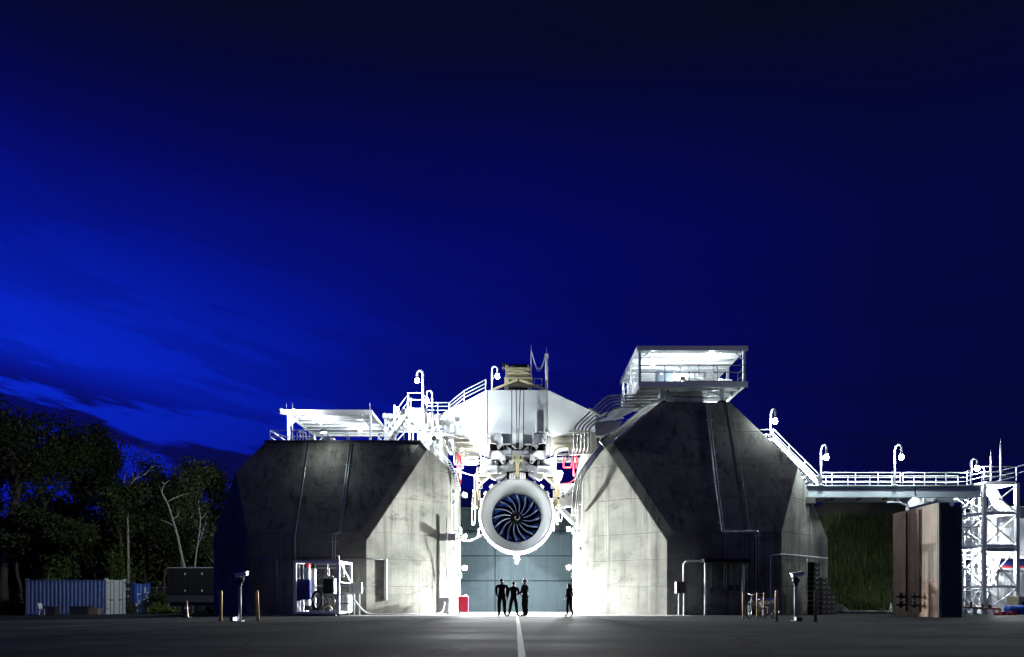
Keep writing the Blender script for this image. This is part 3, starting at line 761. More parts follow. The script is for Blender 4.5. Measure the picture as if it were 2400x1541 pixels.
# yellow side frames beside the engine
for sx_, lab in ((-1, 'pale yellow work frame with brace on the wooded side of the engine'), (1, 'pale yellow work frame with brace on the bridge side of the engine')):
    f_ = lambda px: 1211 + sx_*(px-1211)
    t = thing('work_frame', lab, 'frame', W(f_(1305), 1200, 40.9))
    ww = lambda px, py, y=40.7: W(f_(px), py, y)
    for (a, c, w_) in (((1272,1115),(1309,1115),.14), ((1304,1113),(1304,1190),.13), ((1276,1118),(1302,1142),.12), ((1310,1114),(1310,1165),.06), ((1298,1150),(1298,1196),.09)):
        MB().bar(ww(*a), ww(*c), w_, w_).build('bar', M['yellow'], t)
    for k, (px, py, sx1, sz1, mm) in enumerate(((1309,1160,.2,.2,'khaki'), (1307,1178,.25,.35,'cream'), (1297,1140,.3,.25,'white'), (1293,1125,.35,.2,'white'), (1300,1165,.2,.3,'white'), (1311,1190,.16,.2,'khaki'))):
        MB().box(ww(px, py, 40.95 + .05*k), (sx1, .3, sz1)).build('fitting', M[mm], t)
    MB().tube([ww(1304, 1113), ww(1302, 1096, 41.1)], .06, 8).build('hanger', M['cream'], t)
    MB().bar(ww(1290,1100, 41.0), ww(1308,1113, 40.8), .1, .1).build('hanger_bar', M['cream'], t)
# hanging white hose loops
def hose(label, pts, r=.03, m=None, name='hose', cat='hose', group=None, k=5):
    return MB().tube(fillet(pts, .5, k), r, 6).build(name, m or M['cable'], None, label, cat, group)
hose('long thin white hose loop hanging beside the engine towards the woods', [W(1109,1148,40.6), W(1107,1180,40.6), W(1106,1226,40.55), W(1110,1231,40.5), W(1114,1226,40.55), W(1115,1180,40.6), W(1113,1150,40.6)], .03)
hose('narrow white hose loop hanging below the bridge side work frame', [W(1302,1194,40.6), W(1303,1226,40.6), W(1305,1231,40.55), W(1307,1226,40.6), W(1307,1194,40.6)], .028)
hose('wide white hose loop hanging beside the narrow one below the work frame', [W(1308,1194,40.6), W(1309,1216,40.6), W(1313,1224,40.55), W(1317,1216,40.6), W(1317,1196,40.6)], .028)
hose('short white hose end hanging at the cowl edge', [W(1299,1215,40.9), W(1298,1230,40.9), W(1297,1246,40.9)], .03)
hose('thick pinkish hose sagging from the twin board post to the engine', [W(1068,1262,40.0), W(1082,1266,40.1), W(1098,1268,40.3), W(1112,1263,40.5), W(1122,1258,40.7), W(1134,1251,41.1)], .055, M['pink'])
hose('short curled white hose above the thick pinkish hose', [W(1121,1258,40.6), W(1122,1246,40.6), W(1125,1238,40.7), W(1130,1234,40.9)], .045)
hose('white cable sagging from the red ladder to the adapter frame', [W(1062,1098,40.2), W(1080,1106,40.3), W(1100,1113,40.4), W(1117,1116,40.6)], .03)

# ------------------------------------------------------------------ top of the lower pier: canopies, stairs, lamps
def canopy(label, x0, x1, y0, y1, zt, deck, th=.26, ribs=6, posts=None, m=None):
    m = m or M['white']
    t = thing('steel_canopy', label, 'canopy', ((x0+x1)/2, (y0+y1)/2, deck))
    MB().box2((x0, y0+.06, zt-.10), (x1, y1, zt)).build('roof_sheet', m, t)
    MB().box2((x0-.03, y0-.03, zt-th), (x1+.03, y0+.058, zt+.02)).build('fascia', m, t)
    MB().box2((x0-.03, y1+.002, zt-th), (x1+.03, y1+.09, zt+.02)).build('fascia', m, t)
    for x in (x0, x1): MB().box2((x-.031 if x == x0 else x-.05, y0+.06, zt-th), (x+.05 if x == x0 else x+.031, y1, zt-.102)).build('edge_beam', M['lgrey'], t)
    src = MB().box2((x0+.06, y0+.5, zt-.2), (x1-.06, y0+.58, zt-.102)).build('purlin', M['lgrey'], t)
    for i in range(1, ribs): part_copy(src, t, (0, (y1-y0-.9)*i/(ribs-1), 0))
    for (x, y) in posts or [(x0+.12, y0+.15), (x1-.12, y0+.15), (x0+.12, y1-.15), (x1-.12, y1-.15)]:
        MB().box2((x-.065, y-.065, deck), (x+.065, y+.065, zt-th if y < y0+.1 else zt-.102)).build('post', m, t)
        MB().bar((x, y, zt-1.0), (x + (.75 if x < (x0+x1)/2 else -.75), y, zt-.16), .07, .07, (0,1,0)).build('knee_brace', m, t)
    return t
c1 = canopy('long white flat canopy on the end of the lower pier nearest the woods', -13.75, -8.6, 41.0, 46.6, 12.1, LD)
c2 = canopy('white canopy behind the steel stair on the lower pier', -8.35, -5.45, 43.2, 47.1, 12.45, LD, ribs=5)
railing('roof_railing', 'long white railing along the front edge of the lower pier top', [V(-7.0, 39.0, LD), V(-9.5, 39.0, LD), V(-14.0, 39.0, LD), V(-14.0, 46.8, LD)], .66, (1.0, .45), .024, post_every=2.3)
p = V(-14.0, 39.0, LD)
MB().tube([p + V(.05, .05, .62), p + V(1.6, 0.05, .02)], .022, 6).build('rail_brace', M['white'], None, 'white diagonal brace tube at the corner of the long roof railing', 'brace')
# U shaped vent pipes on the deck
for i, px in enumerate((696, 703)):
    p = W(px, 1030, 39.6); p.z = LD
    MB().tube(fillet([p, p + V(0,0,.7), p + V(.35,0,.7), p + V(.35,0,.0)], .16), .04, 6).build('vent_pipe', M['white'], None, 'white U-shaped vent pipe standing on the deck under the long canopy', 'pipe', 'vent pipes on the pier deck')
b = thing('equipment_box', 'white equipment boxes on skids under the long canopy beside the floodlight', 'box', W(730, 1035, 40.2) * 1)
b.location.z = LD; ORG[b] = Vector(b.location)
for px, w_, h_ in ((728, .5, .5), (748, .45, .38), (770, .6, .55)):
    p = W(px, 1030, 40.3); MB().box2((p.x-w_/2, 40.2, LD+.002), (p.x+w_/2, 40.7, LD+h_)).build('cabinet', M['white'], b)
# valve pipes in front of the canopy
for i, px in enumerate((813, 818)):
    p = W(px, 1040, 39.15); p.z = LD
    MB().tube([p, p + V(0,0,.62)], .03, 6).build('stub_pipe', M['white'], None, 'pair of short white stub pipes where conduits leave the pier deck', 'pipe', 'stub pipes at the deck edge')
# canopy lamps
flood('floodlight on the deck edge shining down the front of the lower pier', V(-10.47, 37.35, 9.98), V(-10.2, 37.7, 5.0), (.3, .22), emit('deck_edge_glow', (.90,.97,1.0), 210), bracket=V(-10.47, 38.9, LD+.1))
flood('added fill light at the stair foot brightening the big white beam', V(-6.3, 38.45, 11.3), V(.8, 41.2, 11.9), (.4, .3), emit('beam_fill_glow', (.90,.97,1.0), 3000), bracket=V(-6.3, 38.8, LD))  # added fill light, only there to brighten the beam front
def bulkhead(label, pos, m=None, r=.1, group='bulkhead lights under the canopies'):
    t = thing('bulkhead_light', label, 'lamp', pos, group)
    pos = Vector(pos)
    MB().box2(pos - V(.09,.09,0), pos + V(.09,.09,.12)).build('housing', M['lgrey'], t)
    MB().ball(pos - V(0,0,r*.9), r, 10, 6).build('globe', m or M['lamp_soft'], t); return t
bulkhead('bulkhead light fixed under the front half of the long canopy', (-12.0, 42.2, 11.78))
bulkhead('bulkhead light fixed under the middle of the long canopy', (-10.0, 44.2, 11.78))
bulkhead('bulkhead light fixed under the canopy behind the steel stair', (-6.8, 45.2, 12.13))
def postlamp(label, px, py_lamp, py_top, Y, base_z):
    t = thing('post_lamp', label, 'lamp', V((px-VX)*Y/F, Y, base_z), 'post lamps on the lower pier')
    p = V((px-VX)*Y/F, Y, base_z); l = W(px, py_lamp, Y); q = W(px, py_top, Y)
    MB().tube([p, V(p.x, Y, q.z)], .04, 8).build('pole', M['white'], t)
    MB().bar(V(p.x, Y, l.z+.2), l + V(.14, -.08, .2), .04, .04).build('arm', M['white'], t)
    MB().ball(l + V(.15, -.1, 0), .14, 12, 8).build('globe', M['lamp'], t)
postlamp('post lamp at the corner of the long canopy nearest the woods', 685, 968, 945, 40.6, LD)
postlamp('post lamp at the foot of the steel stair', 924, 962, 948, 40.3, LD)
flood('added fill light on the canopy corner brightening the woods and containers', V(-13.95, 40.95, 12.0), V(-32, 54, 1.5), (.4, .3), emit('yard_fill_glow', (.90,.97,1.0), 5200), bracket=V(-13.75, 41.1, 12.0))  # extra fill added beside the post lamp to lift container doors and trees
for i, (px, py0, py1) in enumerate(((671, 962, 950), (867, 962, 948))):
    p = W(px, py0, 41.05); p.z = 12.12
    MB().tube([p, p + V(0, 0, .42)], .012, 5).build('lightning_rod', M['white'], None, 'thin lightning rod on the long canopy roof, end %s' % ('nearest the woods', 'nearest the stair')[i], 'rod')

st = stair('white steel stair climbing from the lower pier deck to the small landing', (-8.3, 41.4, LD), (-6.45, 41.4, 12.25), (0, .9, 0), 11)
t = thing('landing_platform', 'small white landing on posts at the top of the steel stair', 'platform', (-6.0, 41.8, LD))
MB().box2((-6.5, 41.3, 12.05), (-5.5, 42.9, 12.3)).build('deck', M['white'], t)
for x, y in ((-6.4, 41.4), (-5.6, 41.4), (-6.4, 42.8), (-5.6, 42.8)): MB().box2((x-.05, y-.05, LD), (x+.05, y+.05, 12.05)).build('post', M['white'], t)
MB().box2((-6.35, 41.42, 11.5), (-5.65, 41.6, 12.04)).build('apron_box', M['white'], t)
railing('landing_railing', 'white railing round the stair landing on the lower pier', [V(-6.5, 41.32, 12.3), V(-5.55, 41.32, 12.3), V(-5.55, 42.85, 12.3)], .92, (1.0, .55), .028)
railing('bridge_railing', 'white railing between the tall gooseneck lamp and the white beam', [W(1000, 975, 42.8), W(1026, 975, 42.8), W(1052, 975, 42.8)], .82, (1.0, .72, .42, .12), .027)
t = thing('link_walkway', 'white walkway slab linking the stair landing to the big white beam', 'walkway', (-5.0, 42.6, 11.6))
p, q = W(996, 986, 42.6), W(1056, 976, 42.6)
MB().box2((p.x, 42.4, p.z), (q.x+.3, 44.2, q.z)).build('deck', M['white'], t)
MB().box2((p.x+.1, 42.7, 9.2), (p.x+.28, 42.9, p.z)).build('post', M['white'], t)
MB().box2((p.x+.9, 42.7, 8.6), (p.x+1.08, 42.9, p.z)).build('post', M['white'], t)
gooseneck('tall gooseneck lamp rising beside the stair landing on the lower pier', V((991-VX)*41.0/F, 41.0, LD), W(991, 876, 41.0).z, (-1, 0, 0), r=.065)
gooseneck('short gooseneck lamp on the walkway beside the big white beam', W(1013, 976, 42.7), W(1013, 923, 42.7).z, (-1, 0, 0), r=.055)
gooseneck('gooseneck lamp beside the yellow hoist on top of the white beam', V((1153-VX)*42.2/F, 42.2, 13.29), W(1153, 866, 42.2).z, (1, 0, 0), r=.05)

# white instrument house between stair and beam
t = thing('instrument_house', 'white corrugated instrument house behind pipes at the inner edge of the lower pier', 'cabin', (-5.0, 44, 9.3))
MB().box2((-6.2, 43.3, 9.76), (-4.75, 46.5, 11.3)).build('shell', M['white'], t)
for i in range(7): MB().box2((-6.15 + i*.2, 43.24, 9.9), (-6.07 + i*.2, 43.299, 11.2)).build('rib', M['white'], t)
# manifold of white pipes and valves on the inner slope
t = thing('valve_manifold', 'tangle of white valve pipes on the inner edge of the lower pier', 'pipework', (-5.2, 41.5, 8.4))
rr = random.Random(3)
for i in range(16):
    px = 990 + rr.random()*44; py = 985 + rr.random()*45; Y = 40.4 + rr.random()*1.6
    p = W(px, py, Y); d = rr.choice([V(0,0,1), V(0,0,1), V(1,0,0)]); L = .3 + rr.random()*.8
    MB().tube([p, p + d*L], .025 + rr.random()*.05, 8).build('pipe', M['white' if i % 4 else 'galv'], t)
for i in range(10):
    px = 992 + rr.random()*42; py = 992 + rr.random()*45; p = W(px, py, 40.3 + rr.random())
    MB().tube([p, p + V(0,-.08,0)], .06 + rr.random()*.07, 10).build('valve', M[rr.choice(['white', 'navy', 'white', 'lgrey', 'galv'])], t)
for k, (a, c, r_) in enumerate((((986,1020),(1064,1018),.09), ((992,1037),(1016,1025),.11), ((1010,1046),(1012,1025),.12), ((1026,1050),(1026,1026),.07), ((1000,1030),(1040,1032),.05))):
    MB().tube([W(*a, 40.3), W(*c, 40.3)], r_, 10).build('pipe', M['lgrey'], t)
MB().tube([W(1016,1028,40.15), W(1017.5,1027,40.0)], .13, 10).build('pipe_end', M['black'], t)
p, q = W(1040, 1022, 40.6), W(1062, 1060, 40.6)
MB().prism([W(1040,1024,40.6), W(1062,1022,40.6), W(1063,1052,40.6), W(1058,1062,40.6), W(1050,1060,40.6)], (0,.8,0)).build('bent_plate', M['lgrey'], t)
for px in (1041, 1046): MB().bar(W(px, 1024, 40.5), W(px+14, 1060, 40.5), .05, .05).build('dark_strip', M['black'], t)
t2 = thing('storage_tank', 'white tank with black lettering beside the big white beam', 'tank', (-4.9, 43.0, 11.0))
p, q = W(1000, 1010, 42.9), W(1040, 985, 42.9)
MB().box2((p.x, 42.95, p.z), (q.x, 43.25, 11.6)).build('shell', M['beam_white'], t2)
text_mesh('neo', .30, W(1024.5, 994.5, 42.94), (R(90), 0, 0), M['black'], t2)
# pipe rack between lower pier and engine
t = thing('pipe_rack', 'rack of pale stacked pipes and grating between the lower pier and the engine frame', 'pipe rack', W(1098, 1090, 41.2))
for k in range(13):
    py = 1037 + k*4.2; x0 = 1064 + (k % 3)*2; x1 = 1127 - (k*3 % 7)
    MB().tube([W(x0, py, 41.0 + (k % 4)*.18), W(x1, py + .6, 41.0 + (k % 4)*.18)], .03 + .012*(k % 3), 8).build('pipe', M['cream' if k % 3 else 'galv'], t)
for k in range(12):
    px = 1069 + k*3.0; MB().bar(W(px, 1040, 41.4), W(px+3, 1052, 41.4), .05, .04).build('grating_bar', M['white'], t)
for k in range(8):
    px = 1071 + k*2.6; MB().bar(W(px, 1050, 40.9), W(px, 1088, 40.9), .03, .03).build('slat', M['cream'], t)
for (a, c) in (((1065,1034),(1065,1088)), ((1111,1030),(1111,1055)), ((1064,1089),(1118,1089)), ((1117,1075),(1117,1090)), ((1127,1045),(1127,1085)), ((1112,1054),(1128,1054))):
    MB().bar(W(*a, 40.85), W(*c, 40.85), .07, .07).build('frame_bar', M['white'], t)
MB().bar(W(1064,1032, 40.9), W(1128, 1036, 40.9), .12, .3).build('top_tray', M['cream'], t)
# red ladder gates
def red_gate(label, segs, Y):
    t = thing('red_gate', label, 'gate', W(segs[0][0][0], segs[0][0][1], Y))
    for a, c in segs: MB().bar(W(*a, Y), W(*c, Y), .085, .085).build('bar', M['red'], t)
red_gate('red swing gate of tubes beside the stacked pale pipes', [((1073,1062),(1073,1128)), ((1079,1068),(1079,1135)), ((1073,1063),(1086,1096)), ((1073,1097),(1086,1097))], 40.3)
red_gate('red swing gate of tubes under the silver pipe bundle', [((1344,1066),(1344,1116)), ((1351,1062),(1351,1098)), ((1344,1070),(1351,1063)), ((1321,1072),(1321,1096)), ((1321,1096),(1338,1096)), ((1338,1096),(1346,1068))], 41.0)
# ladder strip along the inner slope of the lower pier
t = thing('cable_ladder', 'white cable ladder running down the inner edge of the lower pier', 'cable ladder', W(1070, 1150, 39.6))
pth = [W(1022, 1058, 39.4), W(1046, 1082, 39.5), W(1062, 1115, 39.6), W(1070, 1150, 39.7)]
for off in (0, 9): MB().tube([p + V(off*.0245, .02, 0) for p in pth], .03, 6).build('side_rail', M['white'], t)
for i in range(18):
    u = i/17*3; k = min(2, int(u)); p = pth[k].lerp(pth[k+1], u-k); MB().tube([p, p + V(.22, .02, 0)], .018, 5).build('rung', M['white'], t)

# ------------------------------------------------------------------ roofed platform on the taller pier
t = thing('roofed_platform', 'bright roofed steel platform on stilts on top of the taller pier', 'platform', (10.2, 42.5, RTOP))
x0, x1, y0, y1, zr, zf = 7.16, 13.33, 39.5, 45.7, 15.35, 13.30
MB().box2((x0-.08, y0-.02, zr-.10), (x1+.08, y1+.1, zr)).build('roof_sheet', M['white'], t)
MB().box2((x0-.12, y0-.14, zr-.26), (x1+.12, y0-.022, zr+.02)).build('gutter', M['galv'], t)
MB().box2((x0-.12, y0-.02, zr-.26), (x0-.082, y1+.1, zr+.01)).build('verge_trim', M['white'], t)
for i in range(7):
    y = y0 + .4 + i*.95; MB().box2((x0, y, zr-.2), (x1, y+.08, zr-.102)).build('purlin', M['lgrey'], t)
for x in (x0+.06, x1-.06):
    for y in (y0+.06, (y0+y1)/2, y1-.06):
        MB().box2((x-.07, y-.07, zf), (x+.07, y+.07, zr-.202)).build('post', M['galv'], t)
for x, s in ((x0+.06, 1), (x1-.06, -1)): MB().bar((x, y0+.06, zr-.75), (x+s*.6, y0+.06, zr-.24), .06, .06, (0,1,0)).build('knee_brace', M['galv'], t)
MB().box2((x0, y0+.02, zf-.05), (x1, y1, zf)).build('floor_plate', M['galv'], t)
MB().box2((x0-.02, y0-.1, zf-.28), (x1+.12, y0+.018, zf+.03)).build('edge_girder', M['galv'], t)
for x in (x0, x1-.1): MB().box2((x, y0+.02, zf-.25), (x+.1, y1, zf-.052)).build('side_girder', M['white'], t)
for i in range(5):
    y = y0 + .9 + i*1.15; MB().box2((x0+.1, y, zf-.2), (x1-.1, y+.1, zf-.052)).build('floor_joist', M['lgrey'], t)
for (x, y) in ((8.62, 40.1), (12.15, 40.1), (8.62, 45.0), (12.15, 45.0)):
    MB().box2((x-.10, y-.10, RTOP), (x+.10, y+.10, zf-.202)).build('stilt', M['galv'], t)
    MB().tube([(x, y, RTOP+.002), (x, y, RTOP+.16)], .26, 14).build('stilt_foot', M['black'], t)
    s = 1 if x > 10 else -1
    MB().bar((x, y, RTOP+.45), (x - s*.8, y, zf-.26), .08, .08, (0,1,0)).build('stilt_brace', M['galv'], t)
MB().bar((x1-.06, y1-.2, zf-.1), (12.15, 45.0, RTOP+.3), .1, .1).build('rear_brace', M['white'], t)
MB().box2((x0+.3, y1-.12, zf+.01), (x1-2.2, y1-.06, zr-.21)).build('rear_wall_sheet', M['white'], t)
railing('platform_railing', 'grey wire railing along the front of the roofed platform', [V(x0+.1, y0-.05, zf), V(x0+2.9, y0-.05, zf), V(x1, y0-.05, zf), V(x1+.05, y0+1.5, zf)], .98, (1.0, .58), .024, M['dark'], post_every=1.45)
railing('side_railing', 'white railing on the inner side of the roofed platform above the silver pipes', [V(x0-.05, y0+.3, zf), V(x0-.05, y0+2.5, zf), V(x0-.05, y1-.1, zf)], 1.0, (1.0, .58), .025, post_every=1.4)
t = thing('control_cabinet', 'grey steel control cabinet with white label on the roofed platform', 'cabinet', (8.9, 40.9, zf))
M['cab'] = mat('cabinet_blue_grey', (.11,.145,.18), .5, var=.08)
MB().box2((8.45, 40.6, zf+.002), (9.4, 41.2, zf+1.05)).build('cabinet', M['cab'], t)
for x in (8.47, 8.94): MB().box2((x, 40.57, zf+.05), (x+.43, 40.598, zf+1.0)).build('door', M['cab'], t)
MB().box2((8.62, 40.56, zf+.78), (8.78, 40.569, zf+.9)).build('label_plate', M['white'], t)
MB().box2((9.42, 40.7, zf+.5), (9.6, 41.0, zf+.95)).build('side_box', M['lgrey'], t)
for i, (x, h_) in enumerate(((9.95, 1.5), (10.05, 1.6), (11.0, 1.2), (11.1, 1.65), (11.5, 1.1), (11.65, 1.3), (12.0, 1.2), (12.08, 1.62))):
    MB().tube([(x, 41.2 + (i % 3)*.3, zf), (x, 41.2 + (i % 3)*.3, zf + h_)], .025, 6).build('standpipe', M['dark'], None, 'thin upright standpipe on the floor of the roofed platform', 'pipe', 'standpipes on the roofed platform')
hose('looped grey pipe arching over the platform floor behind the railing', [V(9.85, 40.2, zf+.02), V(9.8, 40.2, zf+.42), V(10.2, 40.2, zf+.5), V(11.0, 40.2, zf+.48), V(11.4, 40.2, zf+.02)], .045, M['galv'], 'arched_pipe', 'pipe')
t = thing('machine_skid', 'white machine with slotted frame at the outer end of the roofed platform', 'machine', (12.6, 42, zf))
for i in range(6): MB().box2((12.45 + .02*i, 40.9 + i*.35, zf+.002), (13.0, 41.05 + i*.35, zf + .6 + .12*(i % 3))).build('fin', M['white'], t)
MB().box2((12.2, 41.0, zf+.01), (12.44, 43.0, zf+.7)).build('body', M['white'], t)
b = MB().box2((10.5, 43.6, zf+.002), (11.2, 44.1, zf+1.3)).build('switch_box', M['lgrey'], None, 'pale switch box at the back of the roofed platform', 'box')
hose('long grey sprinkler pipe under the roof of the platform', [V(9.9, 40.6, zr-.42), V(11.5, 40.6, zr-.40), V(13.0, 40.6, zr-.38), V(13.05, 40.9, zr-.2)], .025, M['galv'], 'sprinkler_pipe', 'pipe')
MB().box2((9.85, 39.55, zf+.002), (12.9, 39.75, zf+.12)).build('cable_tray', M['dark'], None, 'dark cable tray lying along the front of the roofed platform', 'tray')
bulkhead('bulkhead light under the platform roof above the control cabinet', (8.4, 41.5, zr-.22), group='bulkhead lights under the platform roof')
bulkhead('bulkhead light under the platform roof near the front gutter', (11.6, 40.2, zr-.22), group='bulkhead lights under the platform roof')
bulkhead('bulkhead light under the platform roof at its back wall', (10.6, 44.3, zr-.22), group='bulkhead lights under the platform roof')
flood('floodlight clamped to the front girder of the roofed platform', V(9.70, 39.5, zf+.22), V(9.5, 44, 16), (.26, .2), M['lamp_soft'], bracket=V(9.7, 39.42, zf+.05))
# tank below
t = thing('storage_tank', 'pale horizontal tank lying under the roofed platform', 'tank', (10.1, 42.3, RTOP))
b = MB(); b.lathe([(.02, -1.35), (.3, -1.32), (.5, -1.2), (.52, -1.1), (.52, 1.1), (.5, 1.2), (.3, 1.32), (.02, 1.35)], (10.0, 41.2, RTOP+.58), 24, 'x'); b.build('shell', M['lgrey'], t)
for x in (9.2, 10.8): MB().box2((x-.08, 40.75, RTOP+.002), (x+.08, 41.65, RTOP+.4)).build('saddle', M['mgrey'], t)
for x in (9.0, 9.6, 10.3, 10.9): MB().tube([(x-.02, 41.2, RTOP+.58), (x+.02, 41.2, RTOP+.58)], .53, 24).build('band', M['galv'], t)
bulkhead('bulkhead light under the floor of the roofed platform above the tank', (9.9, 41.9, zf-.22), M['lamp_soft'], group='lights under the roofed platform floor', r=.07)
bulkhead('bulkhead light under the floor of the roofed platform near the outer stilt', (12.6, 43.6, zf-.22), M['lamp_soft'], group='lights under the roofed platform floor', r=.12)
hose('thin dark pipe running below the platform and turning down the pier face', [V(8.9, 39.75, zf-.3), V(8.9, 39.75, RTOP+.35), V(11.0, 39.75, RTOP+.32), V(11.05, 39.6, RTOP+.15)], .035, M['dark'], 'drop_pipe', 'pipe')
railing('pier_top_railing', 'thin railing on the pier top below the roofed platform', [V(9.4, 40.0, RTOP), V(11.3, 40.0, RTOP), V(12.0, 40.0, RTOP)], .75, (1.0, .5), .018, M['galv'])

# ------------------------------------------------------------------ big silver pipes from platform to engine frame
for i in range(5):
    o = i*.19
    Yp = 40.3 + i*.12
    k = i*5.2
    pts = [W(1541, 926 + i*6.9, 40.3), W(1424 + i*4.5, 927 + i*6.9, 40.3 - i*.02), W(1346 + i*8.4, 1001 + i*1.0, 40.2), W(1346 + i*8.4, 1032, 40.2), W(1346 + i*8.4, 1050, 40.2), W(1340 + i*8.4, 1062, 40.6)]
    MB().tube(fillet(pts, .35, 4), .056, 10).build('silver_pipe', M['pipe'], None, '%s of five thick silver pipes bending from the platform to the engine frame' % ('outermost', 'second outermost', 'middle', 'second innermost', 'innermost')[i], 'pipe', 'silver pipe bundle')
t = thing('pipe_bracket', 'pale bracket frame clamping the five silver pipes above the red gate', 'bracket', W(1366, 1066, 40.4))
for a, c, w_ in (((1334,1012),(1386,1012),.09), ((1332,1050),(1336,1066),.1), ((1336,1066),(1388,1062),.14), ((1386,1012),(1388,1062),.12), ((1380,958),(1408,976),.08), ((1392,1016),(1396,1060),.2)):
    MB().bar(W(*a, 40.05), W(*c, 40.05), w_, .09).build('bar', M['cream'], t)
for px in (1372, 1460, 1500): MB().bar(W(px, 924 if px > 1400 else 1006, 40.15), W(px, 954 if px > 1400 else 1016, 40.15), .05, .05).build('clamp', M['galv'], t)
# thinner bundle along the inner arris of the taller pier
def arris(z, off=.12):   # on the edge between front slope and inner slope
    y = 36.5 + FS*(z-ZJ); x = 3.91 + 1.16*(z-8.3)
    return V(x - off*.6, y - off*.4, z + off*.6)
for i in range(4):
    o = .10 + i*.10
    pts = [arris(12.1, .1) + V(.35 - i*.02, -.0, .2 + .02*i), arris(11.6, o), arris(10.4, o), arris(9.35, o), V(4.25 - i*.11, 38.72 + i*.06, 8.35), V(3.75 - i*.10, 38.9 + i*.08, 7.6), V(3.62 - i*.1, 39.2, 6.2 + .1*i), V(3.60 - i*.1, 39.6, 5.6)]
    MB().tube(fillet(pts, .5, 4), .045 + .008*(i % 2), 8).build('conduit', M['pipe'], None, 'silver conduit following the sloping inner arris of the taller pier', 'conduit', 'conduits on the sloping arris')
t = thing('conduit_strut', 'row of steel struts holding conduits on the sloping arris of the taller pier', 'strut')
t.location = arris(10.0, 0); ORG[t] = Vector(t.location)
for z in (11.4, 10.7, 9.9, 9.3): MB().bar(arris(z, -.1), arris(z, .5) , .05, .05).build('strut', M['galv'], t)
# tapered duct hopper and frames on the inner slope
t = thing('duct_hopper', 'dull metal tapered hopper duct on the inner slope of the taller pier', 'duct', W(1430, 1024, 40.9))
ring0 = [W(1394, 990, 40.7), W(1460, 986, 40.7), W(1460, 986, 42.5), W(1394, 990, 42.5)]
ring1 = [W(1396, 1024, 40.8), W(1436, 1021, 40.8), W(1436, 1021, 42.2), W(1396, 1024, 42.2)]
MB().add(ring0 + ring1, [(0,1,2,3), (7,6,5,4), (0,4,5,1), (1,5,6,2), (2,6,7,3), (3,7,4,0)]).build('hopper', M['pipe'], t)
MB().bar(W(1394, 1024, 40.75), W(1438, 1022, 40.75), .06, .08).build('flange', M['white'], t)
for a, c in (((1412,985),(1500,950)), ((1398,988),(1462,980)), ((1404,976),(1450,958)), ((1440,960),(1500,940)), ((1420,972),(1436,960)), ((1450,970),(1462,958)), ((1462,958),(1520,945))):
    MB().bar(W(*a, 41.4), W(*c, 41.4), .12, .1).build('frame_bar', M['white'], t)
p, q = W(1400, 990, 41.6), W(1520, 948, 41.6)
MB().prism([W(1440,985,42.0), W(1528,940,42.0), W(1470,945,42.0), W(1424,972,42.0)], (0,.3,0)).build('white_panel', M['white'], t)
for k in range(4): MB().tube(fillet([W(1392 + k*3, 1046, 40.6), W(1412, 1040 - k*4, 40.6), W(1440, 1024 - k*3, 40.9)], .3), .06, 8).build('elbow_pipe', M['dark'], t)
MB().prism([W(1362,1066,40.9), W(1400,1060,40.9), W(1382,1092,40.9), W(1352,1112,40.9)], (0,.8,0)).build('support_plate', M['lgrey'], t)
t = thing('link_gantry', 'pale horizontal gantry with bent pipe between engine frame and taller pier', 'gantry', W(1330, 1080, 42.0))
MB().bar(W(1304,1079,42.0), W(1366,1079,42.0), .3, .26).build('beam', M['lgrey'], t)
MB().bar(W(1304,1066,43.2), W(1370,1066,43.2), .3, .1).build('beam', M['lgrey'], t)
MB().tube(fillet([W(1300,1118,41.4), W(1300,1062,41.4), W(1306,1053,41.4), W(1332,1051,41.4)], .4), .11, 10).build('bent_pipe', M['cream'], t)
for k in range(4): MB().bar(W(1318 + k*7, 1072, 42.2), W(1326 + k*7, 1062, 42.2), .05, .05).build('lattice', M['white'], t)
# instrument cabinet cluster on the inner wall, with a short stair
t = thing('instrument_cabinet', 'white instrument panel with round gauge on the inner wall near the engine', 'panel', W(1330, 1190, 40.9))
MB().prism([W(1313,1134,41.0), W(1350,1134,41.0), W(1350,1186,41.0), W(1313,1190,41.0)], (0,.4,0)).build('panel', M['white'], t)
p = W(1323, 1144, 40.97); MB().tube([p, p - V(0,.05,0)], .16, 18).build('gauge', M['lgrey'], t); MB().tube([p - V(0,.051,0), p - V(0,.06,0)], .11, 16).build('gauge_face', M['mgrey'], t)
for k, (px, py) in enumerate(((1319, 1156), (1320, 1162), (1333, 1160), (1340, 1156), (1346, 1158), (1319, 1165))): MB().box(W(px, py, 40.97), (.13, .05, .07)).build('switch', M['dark' if k != 2 else 'navy'], t)
MB().prism([W(1296,1104,41.2), W(1316,1103,41.2), W(1320,1108,41.2), W(1316,1124,41.2), W(1300,1140,41.2)], (0,.5,0)).build('side_housing', M['cream'], t)
MB().tube(arc(W(1354, 1167, 40.9), .09, 0, 360, 12, V(1,0,0), V(0,0,1)), .012, 5).build('cable_coil', M['dark'], t)
hose('pink cable bundle drooping into the instrument panel', [W(1356,1112,40.8), W(1345,1126,40.8), W(1332,1134,40.85), W(1314,1134,40.9)], .03, M['red'])
hose('thin white cable swag under the instrument panel', [W(1316,1176,40.8), W(1330,1188,40.8), W(1345,1183,40.8), W(1352,1170,40.8)], .02)
stair('short white steel stair below the instrument panel beside the engine', W(1348, 1224, 41.2), W(1316, 1192, 41.2), (0, .7, 0), 5, rail_h=.12)

